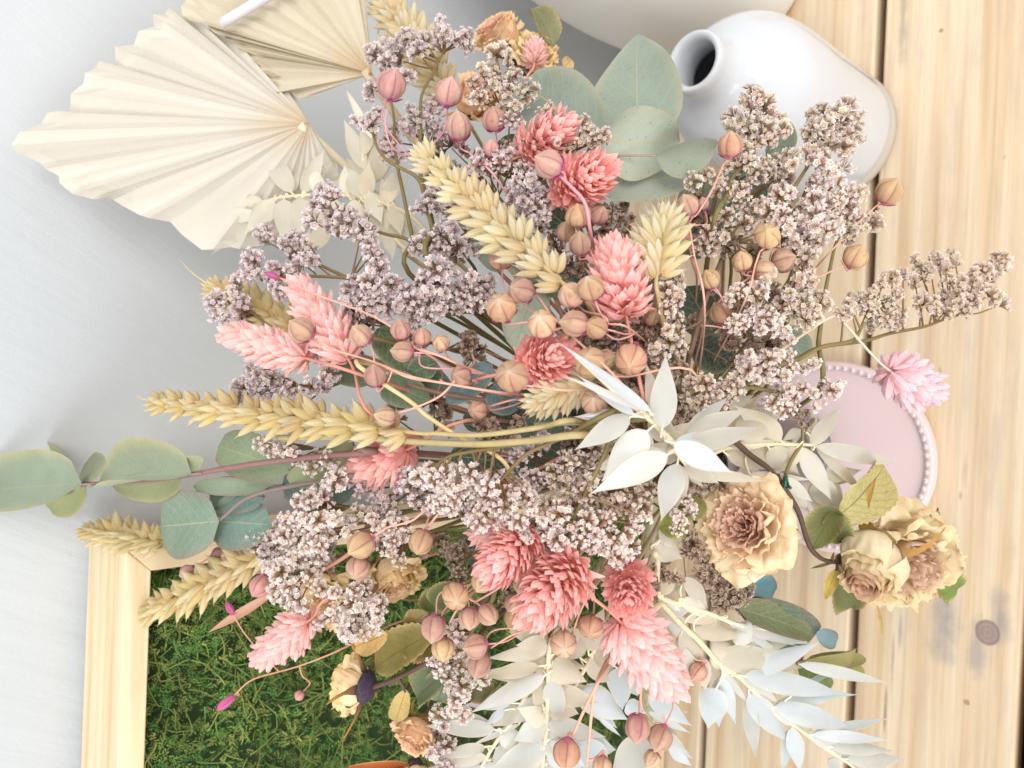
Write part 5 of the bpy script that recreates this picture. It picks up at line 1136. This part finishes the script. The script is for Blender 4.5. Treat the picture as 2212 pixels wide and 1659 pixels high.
branch('bleached_ruscus', 'bleached foliage', 'upright bleached spray with a cream midstem below the salmon heads',
       [((9, 1010, 640), (9, 510, 700), 150, dict(col=RB)), ((9, 940, 770), (9, 470, 860), 150, dict(col=RB)), ((9, 990, 850, -.002), (9, 365, 1165, -.002), 190, {}), ((9, 1010, 600), (9, 760, 590), 200, dict(col=RB, prof='ovate')), ((9, 1050, 620), (9, 1300, 460), 220, dict(col=RB)), ((9, 1030, 900), (9, 1130, 1260), 210, dict(prof='ovate')), ((9, 1010, 1270), (9, 725, 1415), 210, dict(prof='ovate', col=RW_)), ((9, 1010, 1270), (9, 1475, 1380), 185, dict(prof='ovate')), ((9, 1000, 1260), (9, 780, 1150), 200, dict(prof='ovate', col=RB)), ((9, 990, 1500), (9, 560, 1640), 260, dict(prof='ovate', col=RW_)), ((9, 990, 1480), (9, 1320, 1640), 260, dict(prof='ovate', col=RCOLD)), ((9, 1000, 900, .003), (9, 890, 1130, .003), 180, dict(col=RB)), ((9, 1030, 760, .003), (9, 1330, 900, .003), 260, dict(col=RB, prof='ovate')), ((9, 1000, 1100, .003), (9, 1260, 1180, .003), 230, dict(col=RB, prof='ovate')), ((9, 980, 1400, .003), (9, 700, 1560, .003), 240, dict(col=RW_, prof='ovate')), ((9, 980, 1380, .003), (9, 1230, 1540, .003), 230, dict(col=RW_, prof='ovate')), ((9, 1010, 1150, .002), (9, 960, 1400, .002), 140, {}), ((9, 1010, 700, .006), (9, 620, 980, .006), 200, dict(col=RB)), ((9, 1020, 560, .006), (9, 700, 480, .006), 170, dict(col=RB)), ((9, 1000, 1050, .006), (9, 640, 1280, .006), 190, {}), ((9, 1030, 1000, .006), (9, 1420, 1080, .006), 210, dict(col=RB)), ((9, 1000, 1450, .006), (9, 1300, 1420, .006), 200, dict(prof='ovate')), ((9, 960, 1600, .004), (9, 700, 1720, .004), 220, dict(prof='ovate')), ((9, 970, 1600, .002), (9, 1180, 1740, .002), 220, dict(prof='ovate'))],
       M_RUS, RW_, [(9, 955, 1800), (9, 965, 1659), (9, 1000, 1300), (9, 1015, 950), (9, 1030, 600), (9, 1150, 380)], -.002, RG, 'lance', **kw)
branch('bleached_ruscus', 'bleached foliage', 'bleached spray with a slanting cream stem next to the dried peach bud',
       [((9, 555, 1325), (9, -10, 1295), 165, dict(prof='long')), ((9, 770, 1275), (9, 350, 1460), 60, {}), ((9, 480, 1560), (9, 75, 1612), 130, {}), ((9, 470, 1470), (9, 60, 1560), 120, {}), ((9, 760, 1140), (9, 530, 1290), 170, dict(prof='ovate', col=RB)), ((9, 700, 1090), (9, 300, 1110), 120, dict(col=RCOLD)), ((9, 640, 1150), (9, 465, 1290), 90, dict(col=RCOLD)), ((9, 560, 1480), (9, 760, 1660), 280, dict(prof='ovate')), ((9, 430, 1640), (9, -80, 1680), 150, dict(col=RCOLD)), ((9, 600, 1350), (9, 850, 1520), 200, dict(prof='ovate')), ((9, 420, 1640), (9, 600, 1800), 200, {})],
       M_RUS, RW_, [(9, 400, 1700), (9, 570, 1420), (9, 700, 1250), (9, 850, 970), (9, 960, 760)], .006, RG, 'lance', **kw)
branch('bleached_ruscus', 'bleached foliage', 'bleached spray with broad cold white leaves behind the three brown hanging pods',
       [((9, 1300, 990), (9, 1690, 1228), 290, dict(prof='ovate', col=RCOLD)), ((9, 1450, 1215), (9, 1645, 1382), 50, dict(col=RCOLD)), ((9, 1130, 760), (9, 1240, 1020), 210, dict(col=RB)), ((9, 1280, 1450), (9, 1560, 1690), 300, dict(prof='ovate', col=RCOLD)), ((9, 1900, 1440), (9, 1580, 1700), 330, dict(prof='ovate', col=RCOLD)), ((9, 1620, 780), (9, 1660, 1150), 250, dict(col=RCOLD, prof='ovate')), ((9, 1880, 1020), (9, 2260, 1290), 190, dict(col=RCOLD)), ((9, 1690, 1110), (9, 1860, 1180), 170, dict(prof='ovate', col=RCOLD)), ((9, 1890, 1170), (9, 2240, 1350), 90, dict(col=RCOLD)), ((9, 2060, 1480), (9, 2260, 1640), 110, dict(col=RCOLD)), ((9, 1380, 700), (9, 1600, 900), 270, dict(col=RB, prof='ovate')), ((9, 1290, 700), (9, 1110, 430), 260, dict(col=RB, prof='ovate')), ((9, 1360, 640), (9, 1480, 320), 240, dict(col=RB, prof='ovate')), ((9, 1400, 670), (9, 1540, 640), 260, dict(col=RB, prof='ovate')), ((9, 1980, 1340), (9, 2240, 1530), 120, dict(col=RCOLD))],
       M_RUS, RW_, [(9, 1230, 980), (9, 1320, 820), (9, 1400, 680), (9, 1450, 500)], .012, RG, 'lance', **kw)
branch('bleached_ruscus', 'bleached foliage', 'longest bleached spray trailing over the planks toward the lower edge',
       [((8, 215, 1140), (8, 165, 1395), 215, dict(prof='ovate', col=RCOLD)), ((8, 250, 1020), (8, 440, 1260), 60, {}), ((8, 390, 1060, -.003), (8, 1045, 1182, -.003), 165, dict(prof='long', col=RCOLD)), ((8, 750, 985, -.002), (8, 1340, 1110, -.002), 95, dict(prof='long', col=RCOLD)), ((8, 700, 1180, .004), (8, 1145, 1185, .004), 55, dict(col=C(200, 228, 238))), ((8, 590, 1260), (8, 1110, 1400), 165, dict(prof='long', col=RCOLD)), ((8, 830, 1440), (8, 1350, 1480), 90, dict(col=RCOLD)), ((8, 425, 1180), (8, 700, 1510), 180, dict(col=RCOLD)), ((8, 710, 1390), (8, 760, 1690), 130, dict(col=RCOLD)), ((8, 960, 1520), (8, 1375, 1550), 100, dict(col=RW_)), ((8, 1060, 1600), (8, 1450, 1605), 120, dict(col=RW_)), ((8, 250, 1060), (8, 345, 1380), 110, dict(col=RCOLD)), ((8, 380, 1060), (8, 640, 1250), 90, {}), ((8, 560, 1260), (8, 860, 1430), 110, dict(col=RW_)), ((8, 830, 1450), (8, 1100, 1590), 90, {}), ((8, 990, 1590), (8, 970, 1720), 100, {})],
       M_RUS, RW_, [(8, 1180, 1740), (8, 1090, 1640), (8, 985, 1570), (8, 730, 1390), (8, 540, 1240), (8, 380, 1080), (8, 245, 990), (8, 100, 830), (8, 0, 740), (7, 2080, 600)], .006, RG, 'lance', **kw)
branch('bleached_ruscus', 'bleached foliage', 'bleached spray between the long salmon head and the blue eucalyptus leaves',
       [((8, 380, 740), (8, 855, 862), 90, {}), ((8, 300, 720), (8, 750, 870), 70, {}), ((8, 60, 770), (8, 430, 800), 120, dict(col=RB)), ((8, 230, 680), (8, 0, 700), 90, dict(col=RB)), ((8, 340, 860), (8, 440, 700), 150, {}), ((8, 230, 930), (8, 780, 1010), 210, dict(prof='ovate', col=RB)), ((8, 180, 900), (8, 420, 1000), 210, dict(col=RB, prof='ovate')), ((8, -20, 790), (8, 160, 1070), 130, dict(col=RB)), ((8, 0, 560), (8, 190, 690), 110, dict(col=RB)), ((8, 20, 420), (8, 160, 620), 120, dict(col=RB)), ((7, 2060, 560), (7, 2215, 720), 120, {}), ((7, 2100, 640), (8, 40, 640), 110, {}), ((7, 2080, 540), (7, 2160, 380), 100, dict(col=RB)), ((7, 2050, 580), (7, 2000, 900), 170, dict(col=RB)), ((7, 2090, 610), (8, 80, 900), 130, {}), ((8, 20, 880), (8, 50, 1100), 90, {}), ((7, 2030, 200), (7, 2200, 300), 200, dict(col=RB, prof='ovate')), ((7, 2060, 180), (7, 2200, 120), 160, dict(col=RB, prof='ovate')), ((8, 120, 940), (8, 150, 1160), 120, dict(col=RB))],
       M_RUS, RW_, [(8, 640, 770), (8, 380, 735), (8, 180, 660), (8, 0, 600), (7, 2060, 540), (7, 2050, 300)], .008, RG, 'lance', **kw)
branch('bleached_ruscus', 'bleached foliage', 'faint bleached spray in front of the lower edge of the palm spear',
       [((0, 1890, 1250), (0, 1705, 935), 150, {}), ((0, 1690, 1390), (0, 1262, 1412), 110, {}), ((0, 1840, 1290), (0, 1850, 1560), 160, {}), ((0, 1960, 1250), (0, 2090, 990), 120, {}), ((1, 150, 1280), (1, 180, 1060), 130, {}), ((1, 180, 1240), (1, 250, 1420), 140, {}), ((1, 40, 1260), (1, 20, 1080), 110, {}), ((1, 250, 1300), (1, 420, 1150), 120, {}), ((0, 2080, 1260), (0, 2010, 1060), 110, {}), ((1, 330, 1330), (1, 380, 1500), 120, {}), ((0, 2130, 1280), (0, 2190, 1480), 140, {}), ((0, 1700, 1350), (0, 1560, 1200), 90, {}), ((0, 1780, 1300), (0, 1600, 1500), 150, {}), ((0, 1960, 1280), (0, 1930, 1520), 150, {}), ((1, 80, 1290), (1, 100, 1480), 130, {}), ((1, 120, 1280), (1, 60, 1100), 140, {}), ((0, 1720, 1330), (0, 1480, 1300), 120, {}), ((1, 300, 1320), (1, 330, 1120), 120, {}), ((1, 240, 420), (1, 240, 130), 26, {}), ((1, 200, 900), (1, 20, 560), 60, {})],
       M_RUS, C(240, 236, 220), [(0, 1640, 1330), (0, 1800, 1285), (0, 2010, 1265), (1, 50, 1270), (1, 250, 1310), (1, 450, 1400), (1, 600, 1560)], .05, RG, 'lance', **kw)
branch('bleached_ruscus', 'bleached foliage', 'second faint bleached spray filling the gap between the palm spear and the cream wheat tip',
       [((1, 170, 1180), (1, 330, 900), 150, {}), ((1, 190, 1200), (1, 60, 930), 150, {}), ((1, 160, 1260), (1, -80, 1180), 130, {}), ((1, 210, 1330), (1, 60, 1480), 150, {}), ((1, 250, 1380), (1, 420, 1560), 150, {}), ((1, 150, 1100), (1, 20, 780), 120, {}), ((1, 180, 1080), (1, 420, 780), 130, {}), ((1, 140, 1010), (1, 210, 680), 110, {}), ((1, 260, 1400), (1, 90, 1600), 130, {}), ((1, 300, 1470), (1, 330, 1659), 120, {}), ((0, 2150, 1500), (0, 1860, 1640), 140, {}), ((0, 2160, 1480), (0, 2000, 1330), 120, {})],
       M_RUS, C(232, 227, 210), [(1, 130, 960), (1, 165, 1120), (1, 220, 1320), (1, 330, 1520), (1, 460, 1659)], .056, RG, 'lance', **kw)
# loose dried strips
branch('dried_strap_leaf', 'dried leaf', 'long twisted dusty pink dried strip crossing the moss', [((6, 1790, 515), (6, 1255, 838), 62, dict(prof='lan2'))], M_CALYX, C(232, 186, 160), [(6, 1790, 510), (7, -40, 330), (7, 200, 150)], .006, None, 'lance', cup=.4, stemcol=C(210, 150, 130))
sm_root = None


def straw(label, pts, dd, r, col, cat='dried stem'):
    p = [ptn(q, dd) for q in pts]; p = p + stem_path(p[-1], p[-2] - p[-1], .02)[1:]; m = MB(); tube(m, p, r, r * 1.2, col, n=7)
    root = thing('straw', label, cat, p[-1]); part('stem', m, M_STEM, root)
straw('bent pale straw lying across the centre stems below the longest wheat ear', [(4, 1095, 1440), (4, 1085, 1380), (4, 1000, 1290), (4, 760, 1170), (4, 560, 1040), (4, 470, 960)], -.004, .0006, C(214, 192, 140))
straw('wide flat olive straw running along the underside of the longest wheat ear', [(3, 1800, 1180), (3, 2212, 1175), (4, 300, 1190), (4, 560, 1210), (4, 900, 1220), (4, 1200, 1200)], -.008, .0009, C(172, 158, 112))
straw('pale green straw pointing left from the short wheat ear', [(4, 1250, 1095), (4, 1450, 1082), (4, 1690, 1075)], .0, .0008, C(152, 148, 104))
# ================================================================== roses
PAL_A = (C(251, 236, 206), C(242, 204, 182), C(244, 216, 166)); PAL_B = (C(238, 224, 190), C(224, 196, 168), C(242, 218, 166)); PAL_C = (C(246, 220, 184), C(238, 190, 164), C(236, 204, 148))
PAL_D = (C(250, 232, 190), C(238, 206, 160), C(244, 216, 156)); PAL_E = (C(244, 208, 168), C(230, 184, 148), C(240, 208, 164))
rose('open peach cream rose facing up in front of the pink dish', [(5, 370, 1740, 560, 'open', (150, .93), PAL_A, 3, 0, dict(n=3))] if False else [(8, 390, 85, 660, 'open', (160, .92), PAL_A, 3, 0, dict(n=2))], .0,
     leaves=[((8, 40, 60), (7, 2050, 100, .004), 200, dict(col=C(140, 150, 80))), ((8, 60, 60), (5, 60, 1540, .006), 190, dict(col=C(146, 152, 84)))])
rose('twin headed tan rose with a closed bud, leaning over the planks on dark stem',
     [(8, 1215, 330, 620, 'bud', (250, .72), PAL_B, 8, -.014, dict(n=4, col=C(150, 120, 60), tipc=C(190, 150, 80), droop=.8)), (8, 1450, 320, 760, 'open', (320, .72), PAL_B, 12, .012, dict(n=3))], .012,
     leaves=[((8, 1010, 20), (5, 1400, 1350), 330, dict(col=C(196, 184, 128), roll=.5, cup=.3)), ((8, 1000, 20, .006), (5, 1420, 1530, .006), 220, dict(col=C(92, 100, 62))), ((8, 1000, -20), (8, 830, 220), 240, dict(col=C(116, 122, 74), roll=.3)), ((8, 960, -10), (8, 1040, 240), 200, dict(col=C(110, 118, 70))), ((8, 1610, 420, .006), (8, 1870, 545, .006), 230, dict(col=C(118, 138, 70), serr=.22)), ((8, 1020, 420), (8, 1110, 670), 210, dict(col=C(112, 118, 76), cup=.5)), ((8, 1000, 370), (8, 920, 570), 80, dict(col=C(190, 160, 84), serr=0)), ((8, 1260, 600), (8, 1300, 840), 30, dict(col=C(206, 180, 120), serr=0)), ((8, 960, 330), (8, 850, 360), 22, dict(col=C(120, 100, 70), serr=0)), ((8, 960, 340), (8, 980, 260), 22, dict(col=C(120, 100, 70), serr=0))],
     stem=[(8, 1010, 320), (8, 840, 250), (8, 750, 0), (5, 640, 1480), (5, 560, 1380), (5, 450, 1300)])
rose('pale rose in profile with a leaf behind it, beside the palm spears at the top',
     [(1, 1020, 230, 350, 'cup', (120, .25), PAL_C, 21, 0, dict(n=3)), (1, 1260, 330, 340, 'open', (70, .55), PAL_D, 25, .0, dict(n=2))], .045,
     leaves=[((1, 1370, 300), (1, 1245, -10), 190, dict(col=C(138, 140, 104), roll=.5, cup=.4)), ((1, 1440, 440), (1, 1500, 380), 90, dict(col=C(216, 180, 130), serr=0))])
rose('peach rose buried behind the dusky flax pods', [(1, 880, 640, 360, 'cup', (60, .6), PAL_E, 31, 0, dict(n=2))], .028)
rose('crumpled cream rose behind the white tipped statice, over the moss', [(6, 2140, 600, 470, 'open', (220, .55), PAL_D, 41, 0, dict(n=2)), (7, 340, 420, 420, 'cup', (290, .45), PAL_D, 45, .006, dict(n=3))], .014)
rose('dried rose seen from behind with a dark purple calyx and curled brown sepals',
     [(7, 75, 1115, 340, 'cup', (168, -.5), PAL_D, 51, 0, dict(n=5, cs=1.5, col=C(62, 50, 72), tipc=C(196, 140, 60), droop=-.1, L=2.0))], .0,
     leaves=[((7, 590, 790), (7, 130, 1020), 290, dict(col=C(142, 132, 72), roll=.3)), ((7, 620, 880), (7, 370, 830, .004), 240, dict(col=C(134, 120, 72))), ((7, 560, 650, .006), (7, 390, 760, .006), 160, dict(col=C(148, 130, 84))), ((7, 680, 1050, .006), (7, 440, 1210, .006), 270, dict(col=C(120, 138, 110), roll=.4, cup=.35)), ((7, 720, 960, .01), (7, 600, 1290, .01), 260, dict(col=C(140, 156, 128))), ((7, 300, 790), (7, 20, 900), 170, dict(col=C(222, 176, 118), serr=.05)), ((7, 420, 1150), (7, 330, 1420), 130, dict(col=C(206, 172, 112), serr=.05)), ((7, 590, 600, .01), (7, 760, 480, .01), 200, dict(col=C(92, 104, 60))), ((7, 560, 640, .012), (7, 640, 480, .012), 180, dict(col=C(84, 98, 52))), ((7, 820, 1180, .01), (7, 980, 1130, .01), 160, dict(col=C(116, 112, 76)))],
     stem=[(7, 330, 1090), (7, 540, 980), (7, 700, 860), (7, 900, 600)])
rose('dried peach bud lying sideways at the lower picture edge', [(7, 480, 1440, 310, 'cup', (240, .35), PAL_E, 61, 0, dict(n=3))], .008)
rose('dark dried rose whose orange brown sepal curls over the moss at the picture edge', [(7, 480, 1720, 260, 'cup', (270, .1), PAL_B, 71, 0, dict(n=4, col=C(66, 50, 62), tipc=C(186, 104, 44), droop=.1, L=1.7))], .004, leaves=[((7, 440, 1640), (7, 130, 1650), 60, dict(col=C(178, 92, 40), serr=0, bend=-.3))])
# ================================================================== palm spears
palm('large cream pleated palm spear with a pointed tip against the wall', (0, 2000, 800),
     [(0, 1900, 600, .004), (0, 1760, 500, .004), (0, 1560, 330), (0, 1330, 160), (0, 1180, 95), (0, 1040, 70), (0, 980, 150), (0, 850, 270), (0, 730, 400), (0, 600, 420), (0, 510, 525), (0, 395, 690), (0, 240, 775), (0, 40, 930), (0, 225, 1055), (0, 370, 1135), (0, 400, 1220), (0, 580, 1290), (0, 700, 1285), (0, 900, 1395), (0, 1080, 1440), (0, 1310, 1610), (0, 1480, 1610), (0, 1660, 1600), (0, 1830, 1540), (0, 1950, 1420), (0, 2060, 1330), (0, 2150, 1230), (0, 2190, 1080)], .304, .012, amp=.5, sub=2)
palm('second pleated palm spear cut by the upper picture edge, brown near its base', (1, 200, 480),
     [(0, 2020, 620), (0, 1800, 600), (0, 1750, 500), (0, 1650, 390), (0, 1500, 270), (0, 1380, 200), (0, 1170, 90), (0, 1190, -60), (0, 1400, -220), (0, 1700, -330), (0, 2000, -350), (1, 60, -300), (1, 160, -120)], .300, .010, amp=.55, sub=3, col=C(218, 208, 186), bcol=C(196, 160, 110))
m = MB(); a, b = W(477, 52, .302), W(640, -45, .300); tube(m, [a, b], .0021, .0021, C(206, 201, 202), n=10)
root = thing('pale_stick', 'smooth pale grey stick lying across the second palm spear', 'stick', b); part('stem', m, M_ROUGH, root)
# green wire binding the dark rose stem
m = MB(); c0 = ptn((5, 620, 1460), .012); rows = [c0 + (RV * math.cos(a) * .6 - UP * math.sin(a) * .25 + FW * math.sin(a)) * .0035 - UP * (.0006 * k / 4) * 1.6 for k, a in ((k, k * .6) for k in range(17))]
tube(m, rows, .0006, .0006, C(20, 84, 66), n=7, res=2)
root = thing('green_wire', 'dark green wire wound round the dark rose stem under the bleached leaves', 'wire', c0); part('coil', m, M_WIRE, root)
